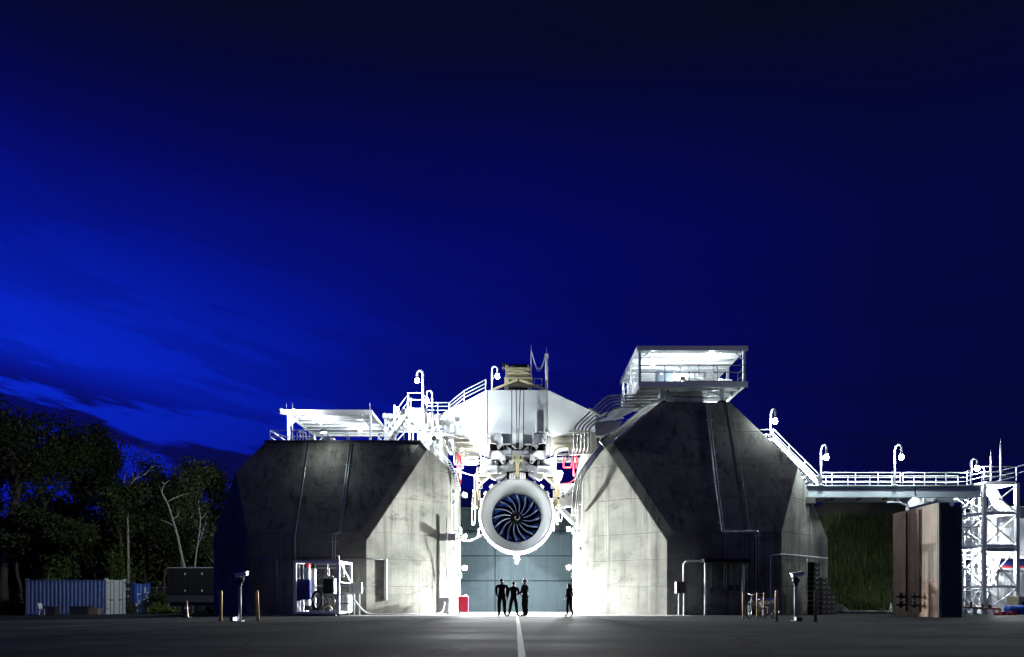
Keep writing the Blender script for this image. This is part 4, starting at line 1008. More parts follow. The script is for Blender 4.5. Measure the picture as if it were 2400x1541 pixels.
# ------------------------------------------------------------------ corridor floodlights
def wall_flood(label, px, py, Y, aim, m=None, size=(.36,.3)):
    p = W(px, py, Y); s = -1 if p.x < 0 else 1
    wallx = -3.68 if s < 0 else 3.91
    p.x = wallx - s*.28
    flood(label, p, aim, size, m, 'floodlights on the corridor walls', bracket=V(wallx, Y, p.z))
YL = 45.6
wall_flood('low corridor floodlight on the wall of the lower pier behind the red cart', 1081, 1331, YL, (2.0, 42.5, .8))
wall_flood('middle corridor floodlight on the wall of the lower pier', 1083, 1258, YL, (2.5, 43, 3))
wall_flood('high corridor floodlight on the wall of the lower pier', 1081, 1161, YL, (2.0, 42, 8))
wall_flood('low corridor floodlight on the wall of the taller pier behind the woman', 1340, 1330, YL, (-2.0, 42.5, .8))
wall_flood('middle corridor floodlight on the wall of the taller pier', 1342, 1240, YL, (-2.5, 43, 3))
M['flood_hi'] = emit('floodlight_glow_front', (.97, .985, 1.0), 42000)
M['flood_top'] = emit('floodlight_glow_top', (.98, .98, .95), 1100)
for s, nm in ((-1, 'lower'), (1, 'taller')):
    for z, hh in ((2.2, 'lowest'), (4.9, 'middle'), (8.0, 'highest')):
        x = -3.68 if s < 0 else 3.91
        flood('%s mouth floodlight inside the corridor edge of the %s pier' % (hh, nm), (x - s*.30, 41.6 if z < 7 else 40.0, z), (-s*5.2, 41.7, z - .1) if z < 7 else (-s*.2, 41.5, 11.0), (.36, .30), M['flood_hi'] if z < 7 else M['flood_top'], 'floodlights at the corridor mouth', bracket=V(x, 41.6 if z < 7 else 40.0, z))
# small brackets on corridor wall
for s in (-1, 1):
    x = -3.68 if s < 0 else 3.91
    for k, z in enumerate((6.95, 6.3, 3.6)):
        MB().box2((min(x, x - s*.16), 39.95, z), (max(x, x - s*.16), 40.15, z+.22)).build('wall_bracket', M['lgrey'], None, 'small grey steel bracket on the corridor wall of the %s pier' % ('lower' if s < 0 else 'taller'), 'bracket', 'brackets on the %s pier corridor wall' % ('lower' if s < 0 else 'taller'))

# ------------------------------------------------------------------ footbridge
YB0, YB1 = 39.0, 41.0
BX0, BX1 = 16.55, 26.6
gt, gb = 7.27, 6.56
t = thing('footbridge', 'grey steel girder footbridge running from the taller pier to the scaffold tower', 'bridge', (21.5, 40, gb))
xm = (2144-VX)*YB0/F
for y in (YB0, YB1):
    for xa, xb in ((BX0, xm-.02), (xm+.02, BX1)):
        MB().box2((xa, y-.015, gb+.06), (xb, y+.015, gt-.06)).build('girder_web', M['girder'], t)
        for z in (gb, gt-.06): MB().box2((xa, y-.14, z), (xb, y+.14, z+.058)).build('girder_flange', M['girder'], t)
MB().box2((xm-.019, YB0-.05, gb+.07), (xm+.019, YB0+.05, gt-.07)).build('splice', M['black'], t)
MB().box2((BX0+.05, YB0+.145, gt-.22), (BX1, YB1-.145, gt-.16)).build('deck_plate', M['lgrey'], t)
for i in range(7):
    x = BX0 + .3 + i*1.55
    MB().bar((x, YB0+.1, gb+.12), (x+.55, YB1-.1, gb+.12), .13, .11).build('cross_brace', M['rust' if i in (1, 2, 3) else 'lgrey'], t)
MB().box2((BX0-.3, YB0-.3, gb-.35), (BX0+.5, YB1+.3, gb-.004)).build('bearing_block', M['conc'], t)
xs_ = [(px-VX)*YB0/F for px in (1922, 1950, 2005, 2058, 2110)]
railing('bridge_railing', 'white front railing of the footbridge on the span next to the taller pier', [V(x, YB0, gt) for x in xs_], .72, (1.0, .62, .30), .026)
xs_ = [(px-VX)*YB0/F for px in (2116, 2167, 2217, 2266)]
railing('bridge_railing', 'white front railing of the footbridge on the span next to the scaffold tower', [V(x, YB0, gt) for x in xs_], .72, (1.0, .62, .30), .026)
railing('bridge_railing', 'white rear railing of the footbridge with closely set posts', [V(BX0+.8, YB1, gt), V(BX1, YB1, gt)], .88, (1.0, .55), .026, post_every=1.3)
stair('white steel stair climbing the sloping side of the taller pier from the footbridge', V(17.55, 39.2, gt), W(1812, 1028, 39.2), (0, 1.1, 0), 13, rail_h=.55)
pt = W(1812, 1028, 39.2)
t = thing('stair_landing', 'small white landing topping the stair on the sloping side of the taller pier', 'platform', pt)
MB().box2((pt.x-.75, 39.2, pt.z-.12), (pt.x+.06, 40.3, pt.z-.02)).build('deck', M['white'], t)
MB().box2((pt.x-.7, 39.25, pt.z-1.0), (pt.x-.62, 39.33, pt.z-.12)).build('post', M['white'], t)
for z in (.22, .5): MB().tube([V(pt.x-.75, 39.2, pt.z+z), V(pt.x, 39.2, pt.z+z), V(pt.x, 39.2, pt.z+z-.2)], .026, 6).build('rail', M['white'], t)
gooseneck('gooseneck lamp on the landing at the top of the pier side stair', V((1806-VX)*39.3/F, 39.3, pt.z-.02), W(1806, 977, 39.3).z, (0, -1, 0), r=.05)
gooseneck('gooseneck lamp on the footbridge at the foot of the pier side stair', V((1924-VX)*38.9/F, 38.9, gt), W(1924, 1060, 38.9).z, (0, -1, 0), r=.05, glow=M['lamp_bridge'])
gooseneck('gooseneck lamp in the middle of the footbridge', V((2097-VX)*38.9/F, 38.9, gt), W(2097, 1060, 38.9).z, (0, -1, 0), r=.05, glow=M['lamp_bridge'])
gooseneck('gooseneck lamp where the footbridge meets the scaffold tower', V((2276-VX)*38.9/F, 38.9, gt), W(2276, 1083, 38.9).z, (1, 0, 0), r=.05, drop=.3, glow=M['lamp_bridge'])
for px, py0, py1, lab, rr_ in ((2322, 1128, 1068, 'shorter white lightning mast on the scaffold tower', .045), (2345, 1128, 1042, 'taller white lightning mast on the scaffold tower', .05)):
    m_ = thing('lightning_mast', lab, 'mast', W(px, py0, 39.3))
    MB().tube([W(px, py0+6, 39.3), W(px, py1, 39.3)], rr_, 8).build('pole', M['white'], m_)
    MB().tube([W(px, py1, 39.3), W(px, py1-13, 39.3)], .014, 5).build('rod', M['white'], m_)

# ------------------------------------------------------------------ stained block wall below the bridge
t = thing('concrete_block_wall', 'tall rust stained concrete block wall beside the footbridge', 'wall', (19.0, 32, gz(19, 32)))
A, B, C, D = V(18.7, 30.2, 0), V(19.15, 34.6, 0), V(19.72, 30.2, 0), V(20.4, 34.6, 0)
zb = gz(19, 30) - .3; zt = 5.13
levels = [zb, 1.62, 3.33, zt]
for k in range(3):
    za, zc = levels[k]+.006, levels[k+1]-.006
    for j in range(3):
        u0, u1 = j/3+.004, (j+1)/3-.004
        p, q = A.lerp(B, u0), A.lerp(B, u1)
        dz = .0 if j < 2 else -.22
        if k == 2 and j == 2: zc -= .0
        MB().prism([V(p.x, p.y, za), V(q.x, q.y, za), V(q.x, q.y, zc), V(p.x, p.y, zc)], (.35, -.03, 0)).build('face_panel', M['conc_pale' if j == 0 and k > 0 else 'conc_brown'], t)
    for j, (x0_, x1_, dz) in enumerate(((18.705, 19.18, 0), (19.19, 19.72, -.16))):
        zz = zc + (dz if k == 2 else 0)
        MB().box2((x0_+.002, 30.12 - .0, za), (x1_, 30.19, zz)).build('end_panel', M['conc_dark'], t)
MB().prism([V(18.98, 30.21, zb), V(19.70, 30.21, zb), V(20.4, 34.5, zb), V(19.45, 34.5, zb)], (0, 0, zt-zb-.25)).build('core', M['conc_dark'], t)
for k in range(7):
    x = 18.76 + k*.14; MB().box2((x, 30.09, zb+.1), (x+.03, 30.119, zt-.3)).build('board_mark', M['conc_dark'], t)
for lab, px in (('dark standpipe with valves on the stained wall, next to the gap', 2128), ('dark standpipe with valves on the stained wall, next to its corner', 2159)):
    # intersect the pixel column with the lit face
    best = min(((abs((VX + A.lerp(B, u).x*F/A.lerp(B, u).y) - px), u) for u in [i/200 for i in range(201)]))[1]
    p = A.lerp(B, best) - V(.07, .0, 0)
    s_ = thing('standpipe', lab, 'pipe', V(p.x, p.y, .4))
    MB().tube([V(p.x, p.y, .25), V(p.x, p.y, 5.0)], .045, 8).build('pipe', M['black'], s_)
    for z in (.95, .55):
        MB().tube([V(p.x-.05, p.y+.0, z), V(p.x-.6, p.y-.25, z)], .05, 8).build('branch', M['black'], s_)
        MB().tube([V(p.x-.35, p.y-.14, z-.13), V(p.x-.35, p.y-.14, z+.15)], .07, 8).build('valve', M['black'], s_)
        MB().tube(arc(V(p.x-.35, p.y-.14, z+.17), .11, 0, 360, 12, V(1,0,0), V(0,1,0)), .015, 5).build('hand_wheel', M['black'], s_)
# ducts above the stained wall
hose('fat pale duct curving down from the footbridge towards the stained wall', [W(2125, 1166, 40.0), W(2140, 1176, 39.2), W(2152, 1196, 38.4), W(2156, 1236, 38.0)], .42, M['lgrey'], 'air_duct', 'duct')
hose('bent white pipe beside the fat duct below the footbridge', [W(2080, 1178, 38.6), W(2112, 1178, 38.6), W(2113, 1182, 38.6), W(2126, 1184, 38.6), W(2127, 1210, 38.6)], .045, M['white'], 'bent_pipe', 'pipe')
MB().prism([W(2130,1190,36), W(2200,1172,36), W(2200,1198,36), W(2130,1212,36)], (0,.3,0)).build('white_screen', M['beam_white'], None, 'pale steel screen leaning behind the top of the stained wall', 'screen')
MB().bar(W(2166,1168,38.5), W(2166, 1200, 38.5), .12, .12).build('duct_hanger', M['white'], None, 'white hanger bar between the footbridge and the pale screen', 'bar')
MB().prism([W(2196,1170,39.5), W(2236,1160,39.5), W(2236,1190,39.5), W(2196,1200,39.5)], (0,.4,0)).build('white_enclosure', M['white'], None, 'bright white enclosure below the footbridge near the tower', 'box')

# ------------------------------------------------------------------ scaffold tower
YT = 39.0
t = thing('scaffold_tower', 'tall white steel tower with crossed braces at the end of the footbridge', 'tower', W(2345, 1440, YT))
gzt = gz(27, YT)
X0, X1 = (2306-VX)*YT/F, (2383-VX)*YT/F
cols = [(X0, YT), (X1, YT), (X0, YT+3.0), (X1, YT+3.0)]
zlev = [gzt+.05] + [W(0, py, YT).z for py in (1376, 1281, 1203, 1133)]
for (x, y) in cols:
    MB().box2((x-.10, y-.10, gzt-.05), (x+.10, y+.10, zlev[-1])).build('column', M['lgrey' if y == YT else 'white'], t)
for k in range(1, 5):
    for a, c in ((0,1), (2,3), (0,2), (1,3)):
        p, q = V(*cols[a], zlev[k]), V(*cols[c], zlev[k])
        d = (q-p).normalized()*.105
        MB().bar(p + d, q - d, .10, .16).build('beam', M['lgrey' if (a, c) == (0,1) else 'white'], t)
for k in range(4):
    for a, c in ((0,1), (2,3), (0,2)):
        p0, p1 = V(*cols[a], zlev[k]+.1), V(*cols[c], zlev[k+1]-.1); p2, p3 = V(*cols[c], zlev[k]+.1), V(*cols[a], zlev[k+1]-.1)
        off = V(0, -.06, 0)
        MB().bar(p0 + off, p1 + off, .055, .055).build('brace', M['lgrey' if a == 0 and c == 1 else 'white'], t)
        MB().bar(p2 - off, p3 - off, .055, .055).build('brace', M['lgrey' if a == 0 and c == 1 else 'white'], t)
for k in (2, 4):
    MB().box2((X0+.11, YT+.12, zlev[k]+.082), (X1-.11, YT+2.9, zlev[k]+.13)).build('floor_grating', M['galv'], t)
MB().box2((X0+.11, YT-.04, zlev[2]-.30), (X1-.11, YT+.04, zlev[2]-.085)).build('fascia', M['mgrey'], t)
railing('tower_railing', 'white railing round the top of the scaffold tower', [V(X0-.9, YT+.1, zlev[4]-.1), V(X0, YT, zlev[4]+.13), V(X1-.02, YT, zlev[4]+.13), V(X1-.02, YT+2.9, zlev[4]+.13)], .82, (1.0, .62, .3), .026)
railing('tower_railing', 'white railing climbing away from the scaffold tower out of the bridge lamp', [V(X1+.1, YT+.2, zlev[4]+.2), V(X1+1.5, YT+.2, zlev[4]+.6)], .75, (1.0, .5), .028)
railing('tower_railing', 'thin railing at mid height inside the scaffold tower', [V(X0+.2, YT+.2, zlev[2]+.13), V(X1-.2, YT+.2, zlev[2]+.13)], 1.0, (1.0, .5), .018)
# secondary stair tower on the near side of the scaffold
t = thing('stair_tower', 'narrow white lattice stair tower between the stained wall and the scaffold tower', 'tower', W(2276, 1440, 41))
Xa, Xb = (2266-VX)*41/F, (2296-VX)*41/F
for x in (Xa, Xb):
    for y in (40.6, 42.4): MB().box2((x-.05, y-.05, gz(27,41)), (x+.05, y+.05, 6.3)).build('column', M['white'], t)
for k in range(5):
    za = .1 + k*1.25
    MB().bar(V(Xa, 40.6, za), V(Xb, 40.6, za+1.2), .06, .06).build('brace', M['white'], t)
    MB().bar(V(Xb, 40.55, za), V(Xa, 40.55, za+1.2), .06, .06).build('brace', M['white'], t)
    MB().box2((Xa+.06, 40.62, za+1.2), (Xb-.06, 42.38, za+1.25)).build('tread_landing', M['galv'], t)
    for j in range(3): MB().box2((Xa+.06, 40.9 + j*.4, za + .3 + j*.25), (Xb-.06, 41.15 + j*.4, za + .33 + j*.25)).build('tread', M['white'], t)
stair('white steel stair rising past the narrow lattice tower', V(Xb+.25, 41.4, gz(28,41)), V(Xb+1.4, 41.4, 3.2), (0, .8, 0), 12)
railing('gate_railing', 'white gate railing at the foot of the stair beside the stained wall', [W(2262, 1436, 39.6), W(2284, 1436, 39.6)], 1.25, (1.0, .55, .05), .03)
# silver ducts bending down inside the tower
for k in range(3):
    hose('fat white insulated duct curving down inside the scaffold tower, %s of three' % ('upper', 'middle', 'lower')[k], [W(2318 - k*4, 1142 + k*6, 41.0), W(2332 - k*4, 1150 + k*6, 41.0), W(2345 - k*4, 1178 + k*6, 41.0), W(2362 - k*2, 1194 + k*6, 41.0), W(2398, 1197 + k*6, 41.0)], .17, M['white'], 'insulated_duct', 'duct', 'insulated ducts in the tower')
# white buildings behind the tower
t = thing('equipment_building', 'bright white clad equipment building behind the scaffold tower', 'building', (32, 44.5, gz(32, 44)))
bx0 = (2348-VX)*43.2/F
MB().box2((bx0, 43.2, 3.4), (bx0+7, 47.5, 6.6)).build('upper_box', M['white'], t)
MB().box2((bx0-1.2, 43.6, gz(32,44)-.2), (bx0+7, 47.2, 2.55)).build('lower_box', M['white'], t)
src = MB().box2((bx0-1.18, 43.52, -.1), (bx0-1.06, 43.598, 2.45)).build('cladding_rib', M['white'], t)
for i in range(1, 18): part_copy(src, t, (i*.24, 0, 0))
MB().box2((bx0-1.4, 43.2, 2.56), (bx0+7, 47.5, 2.70)).build('canopy_slab', M['white'], t)
MB().box2((bx0-1.3, 43.25, 2.702), (bx0+7, 47.2, 2.85)).build('red_stripe', M['red'], t)
MB().box2((bx0-1.3, 43.3, 2.852), (bx0+7, 47.2, 3.25)).build('navy_stripe', M['navy'], t)
MB().box2((bx0-2.0, 42.2, 3.26), (bx0+7, 47.6, 3.39)).build('floor_slab', M['white'], t)
for px in (2288, 2330): MB().box2((((px-VX)*43/F)-.16, 43.0, gz(30,43)), (((px-VX)*43/F)+.16, 43.3, 7.0)).build('column', M['white'], t)
for i in range(6): MB().box2((bx0-1.0, 43.15, 3.55 + i*.17), (bx0-.3, 43.2, 3.60 + i*.17)).build('louvre', M['white'], t)
bulk = gooseneck('caged lamp on a short post behind the scaffold tower column', V((2322-VX)*40.4/F, 40.4, zlev[1]+.2), W(2322, 1286, 40.4).z, (0, -1, 0), r=.04)
M['lamp_hot'] = emit('lamp_glow_hot', (.90,.96,1.0), 6000)
bulkhead('bulkhead light under the upper floor of the scaffold tower', (X0+1.2, YT+1.6, zlev[4]-.15), M['lamp_hot'], group='bulkhead lights in the tower')
bulkhead('bulkhead light under the middle floor of the scaffold tower', (X0+1.2, YT+1.6, zlev[2]-.15), M['lamp_hot'], group='bulkhead lights in the tower')
# things at the tower foot
t = thing('fuel_drum', 'blue steel drum lying on a stand at the foot of the scaffold tower', 'drum', W(2380, 1446, 36.5))
c = W(2379, 1430, 36.5)
MB().lathe([(.02, -.44), (.24, -.44), (.245, -.4), (.235, -.15), (.25, -.12), (.235, -.09), (.235, .12), (.25, .15), (.235, .18), (.245, .42), (.24, .44), (.02, .44)], c, 22, 'x').build('shell', M['blue'], t)
MB().lathe([(.02, .441), (.2, .445), (.21, .46), (.245, .46), (.25, .442)], c, 22, 'x').build('rim', M['navy'], t)
for dx in (-.25, .25):
    MB().bar(V(c.x+dx, c.y-.18, gz(26,36)), V(c.x+dx, c.y-.1, c.z-.2), .05, .05).build('stand_leg', M['galv'], t)
    MB().bar(V(c.x+dx, c.y+.18, gz(26,36)), V(c.x+dx, c.y+.1, c.z-.2), .05, .05).build('stand_leg', M['galv'], t)
t = thing('yellow_unit', 'yellow machine box behind the blue drum at the tower foot', 'machine', W(2395, 1446, 37.5))
p = W(2384, 1426, 37.4); MB().box2((p.x, 37.3, p.z-.55), (p.x+.9, 38.2, W(0, 1398, 37.4).z)).build('body', M['yellow'], t)
MB().box2((p.x+.18, 37.27, p.z+.2), (p.x+.32, 37.299, p.z+.34)).build('socket', M['black'], t)
t = thing('red_pipeline', 'low dark red pipeline on short supports at the foot of the tower', 'pipe', W(2300, 1448, 36.5))
za = gz(25, 36.3) + .34
MB().tube(fillet([V((2255-VX)*36.3/F, 36.3, za+.1), V((2300-VX)*36.3/F, 36.3, za+.02), V((2345-VX)*36.3/F, 36.3, za), V((2345-VX)*36.3/F, 36.3, za-.32)], .12), .06, 8).build('pipe', M['rust'], t)
for px in (2262, 2285, 2310, 2330): MB().box2(((px-VX)*36.3/F-.05, 36.25, gz(25,36.3)), ((px-VX)*36.3/F+.05, 36.35, za-.04)).build('support', M['galv'], t)
for px, z_ in ((2276, .3), (2303, .18), (2318, .15), (2322, .12)):
    p = V((px-VX)*36.2/F, 36.2, za+.06); MB().tube([p, p + V(0,0,z_)], .05, 8).build('valve', M['dark'], t); MB().tube(arc(p + V(0,0,z_), .09, 0, 360, 10, V(1,0,0), V(0,1,0)), .014, 5).build('hand_wheel', M['dark'], t)
for k, px in enumerate((2335, 2350, 2362, 2374)):
    p = V((px-VX)*35.8/F, 35.8, gz(25, 35.8)); MB().box2(p - V(.09 + .03*(k % 2), .1, 0), p + V(.09 + .03*(k % 2), .1, .12 + .09*(k % 2))).build('red_block', M['crimson'], None, 'small dark red %s on the ground near the blue drum' % ('flat block', 'upright block')[k % 2], 'block', 'red blocks by the drum, %s' % ('flat', 'upright')[k % 2])

# ------------------------------------------------------------------ conduits on the piers
def conduit(label, pts, r=.035, m=None, group=None, clips=()):
    t = thing('wall_conduit', label, 'conduit', pts[-1], group)
    MB().tube(fillet(pts, .12, 3), r, 6).build('tube', m or M['galv'], t)
    for p in clips: MB().box(p, (.22, .06, .05)).build('clip', m or M['galv'], t)
fp = front_pt
conduit('single steel conduit running down the front of the lower pier', [fp(724,1040), fp(708,1147), fp(692.5,1247), fp(691,1256), fp(690.5,1312)], .04)
for k in (0, 1):
    d = k*6
    conduit('steel conduit of the jogging pair on the lower pier, %s one' % ('first' if k == 0 else 'second'), [fp(819+d,1040), fp(806+d*.8,1147), fp(794+d*.8,1248.5), fp(779+d+1*k,1252), fp(779+d,1312)], .035, clips=[fp(813+d,1090), fp(802+d,1180), fp(780+d,1270)])
conduit('thin conduit with elbow low on the dark end of the lower pier', [fp(598,1309), fp(640,1308.5), fp(649,1309), fp(649,1405)], .025)
conduit('black cable line along the joint of the lower pier face', [fp(694,1308), fp(760,1307), fp(856,1307.5)], .02, M['black'])
def splay_pt(u, z, off=.05):   # on the inner splay of the lower pier
    p = V(-7.96, 36.5, z).lerp(V(-3.68, 39.6, z), u); return p + V(.59, -.81, 0)*off
conduit('thin conduit turning into a thick downpipe on the lit splay of the lower pier', [splay_pt(.0, 2.95), splay_pt(.12, 2.94), splay_pt(.205, 2.93)], .022)
conduit('thick grey downpipe ending above the ground on the lit splay of the lower pier', [splay_pt(.215, 2.96, .08), splay_pt(.215, 2.0, .08), splay_pt(.215, .72, .08)], .06, M['lgrey'])
for k in (0, 1):
    d = k*6
    conduit('long steel conduit down the front of the taller pier, %s of the pair' % ('brighter', 'thinner')[k], [fp(1655+d,947), fp(1672+d,1095), fp(1692+d*.7,1246.5 - 3*k), fp(1772+d,1248 - 3.2*k), fp(1772+d,1405)], .032 - .008*k, clips=[fp(1660+d,985), fp(1668+d,1060), fp(1676+d,1130), fp(1688+d,1225), fp(1772+d,1256)])
conduit('thin dark cable down the front of the taller pier', [fp(1711,948), fp(1730,1060), fp(1752,1200), fp(1757,1250), fp(1758,1400)], .016, M['dark'])
def osplay(u, z, off=.05):
    p = V(14.26, 36.5, z).lerp(V(18.8, 41.04, z), u); return p + V(.707, -.707, 0)*off
conduit('long white pipe across the outer splay of the taller pier', [fp(1806,1405), fp(1806,1301), fp(1830,1300.5), osplay(.02, 3.2), osplay(.5, 3.2), osplay(.98, 3.2)], .03, M['white'])
conduit('thin vertical conduit on the outer splay of the taller pier', [osplay(.5, 3.15), osplay(.5, .9)], .02)

# ------------------------------------------------------------------ shelter recess on the taller pier
t = thing('pipe_shelter', 'dark flat shelter on two posts against the front of the taller pier', 'shelter', V((1705-VX)*35.4/F, 35.6, gz(11, 35.6)))
Ys = 35.0
xa, xb = (1650-VX)*Ys/F, (1760-VX)*Ys/F
zr_ = W(0, 1318, Ys).z
MB().box2((xa, Ys, zr_), (xb, 36.46, zr_+.16)).build('roof_slab', M['black'], t)
for px in (1657, 1745):
    x = (px-VX)*Ys/F; MB().tube([(x, Ys+.25, gz(11,Ys)), (x, Ys+.25, zr_)], .075, 10).build('post', M['mgrey'], t)
for px, py, bx_ in ((1668, 1378, .14), (1698, 1372, 0), (1704, 1385, .10), (1714, 1372, .22), (1731, 1372, .15), (1752, 1362, 0)):
    x = (px-VX)*36.0/F; zz = W(0, py, 36).z
    MB().tube([(x, 36.1, zz), (x, 36.1, zr_)], .022, 6).build('drop_conduit', M['mgrey'], t)
    if bx_: MB().box2((x-bx_/2, 36.0, zz-.3), (x+bx_/2, 36.2, zz-.001)).build('switch_box', M['dark'], t)
t = thing('electric_panel', 'grey electric box on two legs with a conduit arching to the dark shelter', 'panel', V((1600-VX)*35.6/F, 35.6, gz(8.6, 35.6)))
wp = lambda px, py: W(px, py, 35.6)
p, q = wp(1586, 1391), wp(1606, 1364); MB().box2((p.x, 35.5, p.z), (q.x, 35.75, q.z)).build('box', M['dark'], t)
p, q = wp(1585, 1391), wp(1588, 1364); MB().box2((p.x-.03, 35.48, p.z), (p.x+.02, 35.77, q.z)).build('door', M['lgrey'], t)
for px in (1591, 1603): MB().box2((wp(px,0).x-.025, 35.6, gz(8.6,35.6)), (wp(px,0).x+.025, 35.65, wp(0,1391).z)).build('leg', M['lgrey'], t)
MB().tube(fillet([wp(1602, 1364), wp(1602, 1316), wp(1652, 1316)], .28), .045, 8).build('conduit', M['lgrey'], t)

# ------------------------------------------------------------------ equipment skid in front of the lower pier
t = thing('equipment_skid', 'open white framed equipment skid with tanks and hoses before the lower pier', 'skid', V((760-VX)*33.4/F, 34.2, gz(-9.6, 34)))
YS0, YS1 = 33.4, 35.9
sg = gz(-9.3, 33.4)
xl, xr = (692-VX)*YS0/F, (793-VX)*YS0/F
zt = W(0, 1314, YS0).z; zb = sg + .10
Sb = lambda name, p, q, w, m='white': MB().bar(p, q, w, w).build(name, M[m], t)
c4 = [(xl, YS0), (xr, YS0), (xr, YS1), (xl, YS1)]
for (x, y) in c4: MB().box2((x-.065, y-.065, zb), (x+.065, y+.065, zt)).build('post', M['white'], t)
for k in range(4):
    a, c = c4[k], c4[(k+1) % 4]; d = (V(*c, 0) - V(*a, 0)).normalized()*.067
    Sb('frame_rail', V(*a, zt-.07) + d, V(*c, zt-.07) - d, .125); Sb('frame_rail', V(*a, zb+.07) + d, V(*c, zb+.07) - d, .125)
for x in (xl+.12, xl+.3, xr-.3): MB().box2((x, YS0+.15, sg), (x+.12, YS0+.4, zb)).build('foot', M['dark'], t)
MB().box2((xr-.12, YS1-.4, sg), (xr, YS1-.15, zb)).build('foot', M['dark'], t)
MB().box2((xl+.07, YS0+.07, zb+.002), (xr-.07, YS1-.07, zb+.05)).build('base_plate', M['dark'], t)
MB().bar(V(xr, YS0+.4, zt-.15), V(xr, YS1-.1, zt-1.0), .07, .07).build('diagonal', M['white'], t)
MB().bar(V(xr, YS0+.07, zt-1.05), V(xr, YS1-.07, zt-1.1), .05, .05).build('side_rail', M['white'], t)
for z in (zt-.28, zt-1.22, zt-1.62): MB().bar(V(xl+.07, YS1-.05, z), V(xr-.07, YS1-.05, z), .08, .1).build('rear_rail', M['lgrey'], t)
ww_ = lambda px, py, y=34.2: W(px, py, y)
def tank(px, py0, py1, wpx, Y, m, cap=None, name='tank'):
    p, q = W(px, py0, Y), W(px, py1, Y); r_ = wpx/2*Y/F
    MB().lathe([(.01, 0), (r_*.9, 0), (r_, .05), (r_, q.z-p.z-.06), (r_*.85, q.z-p.z), (.01, q.z-p.z+.02)], p, 16, 'z').build(name, M[m], t)
    if cap: MB().lathe([(r_*.8, 0), (r_*.85, .03), (r_*.8, .2), (.01, .22)], q + V(0,0,.02), 14, 'z').build('cap', M[cap], t)
tank(721, 1420, 1331, 15, 34.6, 'lgrey', 'red'); tank(735, 1424, 1333, 13, 34.9, 'lgrey', 'black')
tank(709, 1436, 1407, 8, 34.3, 'lgrey'); tank(803.5, 1353, 1322, 9, 35.0, 'white')
for px in (697, 702, 711): MB().bar(W(px, 1319, 34.0), W(px, 1358, 34.0), .05, .05).build('rack_bar', M['white'], t); MB().bar(W(px, 1408, 34.0), W(px, 1436, 34.0), .05, .05).build('rack_bar', M['white'], t)
p, q = W(692.5, 1406, 33.6), W(725, 1359, 33.6); MB().box2((p.x+.08, 33.55, p.z), (q.x, 33.95, q.z)).build('cabinet', M['navy'], t)
p, q = W(757, 1392, 33.7), W(781, 1357, 33.7); MB().box2((p.x, 33.65, p.z), (q.x, 34.1, q.z)).build('cabinet', M['black'], t); MB().box2((q.x+.002, 33.63, p.z), (q.x+.06, 34.12, q.z)).build('cabinet_door', M['white'], t)
c = W(743, 1408, 33.62)
for k in range(4): MB().tube(arc(c + V(0, k*.06, 0), .30 - .0*k, 0, 360, 24, V(.85,0,0), V(0,0,1.5)), .045, 6).build('hose_coil', M['rubber'], t)
MB().tube(arc(c + V(0, .12, 0), .16, 0, 360, 18, V(.85,0,0), V(0,0,1.5)), .03, 6).build('hose_reel', M['lgrey'], t)
tank(765.5, 1352, 1330, 5, 34.0, 'pipe', None, 'filter'); tank(771, 1352, 1332, 4, 34.0, 'pipe', None, 'filter'); tank(767, 1353, 1322, 3, 34.2, 'white', None, 'filter')
for k in range(7):
    a = (742 + k*5.5, 1356 + (k % 3)*5); c_ = (748 + k*5.0, 1346 + (k % 4)*4)
    MB().tube(fillet([W(a[0], a[1], 33.9), W(a[0]+3, a[1]-8, 33.9), W(c_[0]+3, c_[1], 33.9)], .1), .022, 6).build('small_pipe', M['pipe'], t)
for k in range(5):
    px = 752 + k*7; MB().tube([W(px, 1398 + (k % 2)*4, 34.0), W(px+6, 1410, 34.0), W(px-2, 1425, 34.0)], .02, 6).build('small_pipe', M['white' if k % 2 else 'pipe'], t)
MB().tube(arc(W(768, 1432, 33.8), .22, 10, 170, 12, V(1,0,0), V(0,0,1)), .05, 8).build('pump_housing', M['khaki'], t)
MB().tube([W(760, 1433, 33.9), W(775, 1433, 33.9)], .14, 12).build('pump', M['dark'], t)
MB().tube(fillet([V(xr-.1, 33.9, zt), V(xr-.1, 33.9, zt+.25), V(xr-.22, 33.9, zt+.25)], .05), .03, 6).build('vent_pipe', M['white'], t)
t = thing('white_drum', 'white ribbed plastic drum strapped inside the open end of the equipment skid', 'drum', W(807, 1432, 34.6))
p = W(810, 1433, 34.6); H = W(0, 1395, 34.6).z - p.z
MB().lathe([(.01, 0), (.27, 0), (.285, .04), (.285, H*.3), (.275, H*.33), (.285, H*.36), (.285, H*.62), (.275, H*.65), (.285, H*.68), (.285, H-.04), (.26, H), (.01, H)], p, 20, 'z').build('shell', M['white'], t)
MB().lathe([(.29, H*.45), (.293, H*.45), (.293, H*.5), (.29, H*.5)], p, 20, 'z').build('strap', M['black'], t)
for k in range(2): MB().tube(arc(p + V(.05 + .1*k, 0, H), .09, 0, 180, 8, V(1,0,0), V(0,0,1)), .012, 5).build('handle', M['cream'], t)
t = thing('disconnect_box', 'pale ribbed electrical box on two legs beside the equipment skid', 'box', W(838, 1438, 35.9))
p, q = W(826, 1391, 35.9), W(848, 1366, 35.9); MB().box2((p.x, 35.85, p.z), (q.x, 36.1, q.z)).build('box', M['lgrey'], t)
for k in range(3): MB().box2((p.x+.03, 35.82, p.z + .1 + .15*k), (q.x-.05, 35.849, p.z + .16 + .15*k)).build('rib', M['lgrey'], t)
for px in (830, 842): MB().box2((W(px,0,35.9).x-.03, 35.9, gz(-8.3,36)), (W(px,0,35.9).x+.03, 35.96, p.z)).build('leg', M['galv'], t)
g_ = lambda x, y, h=.035: V(x, y, gz(x, y) + h)
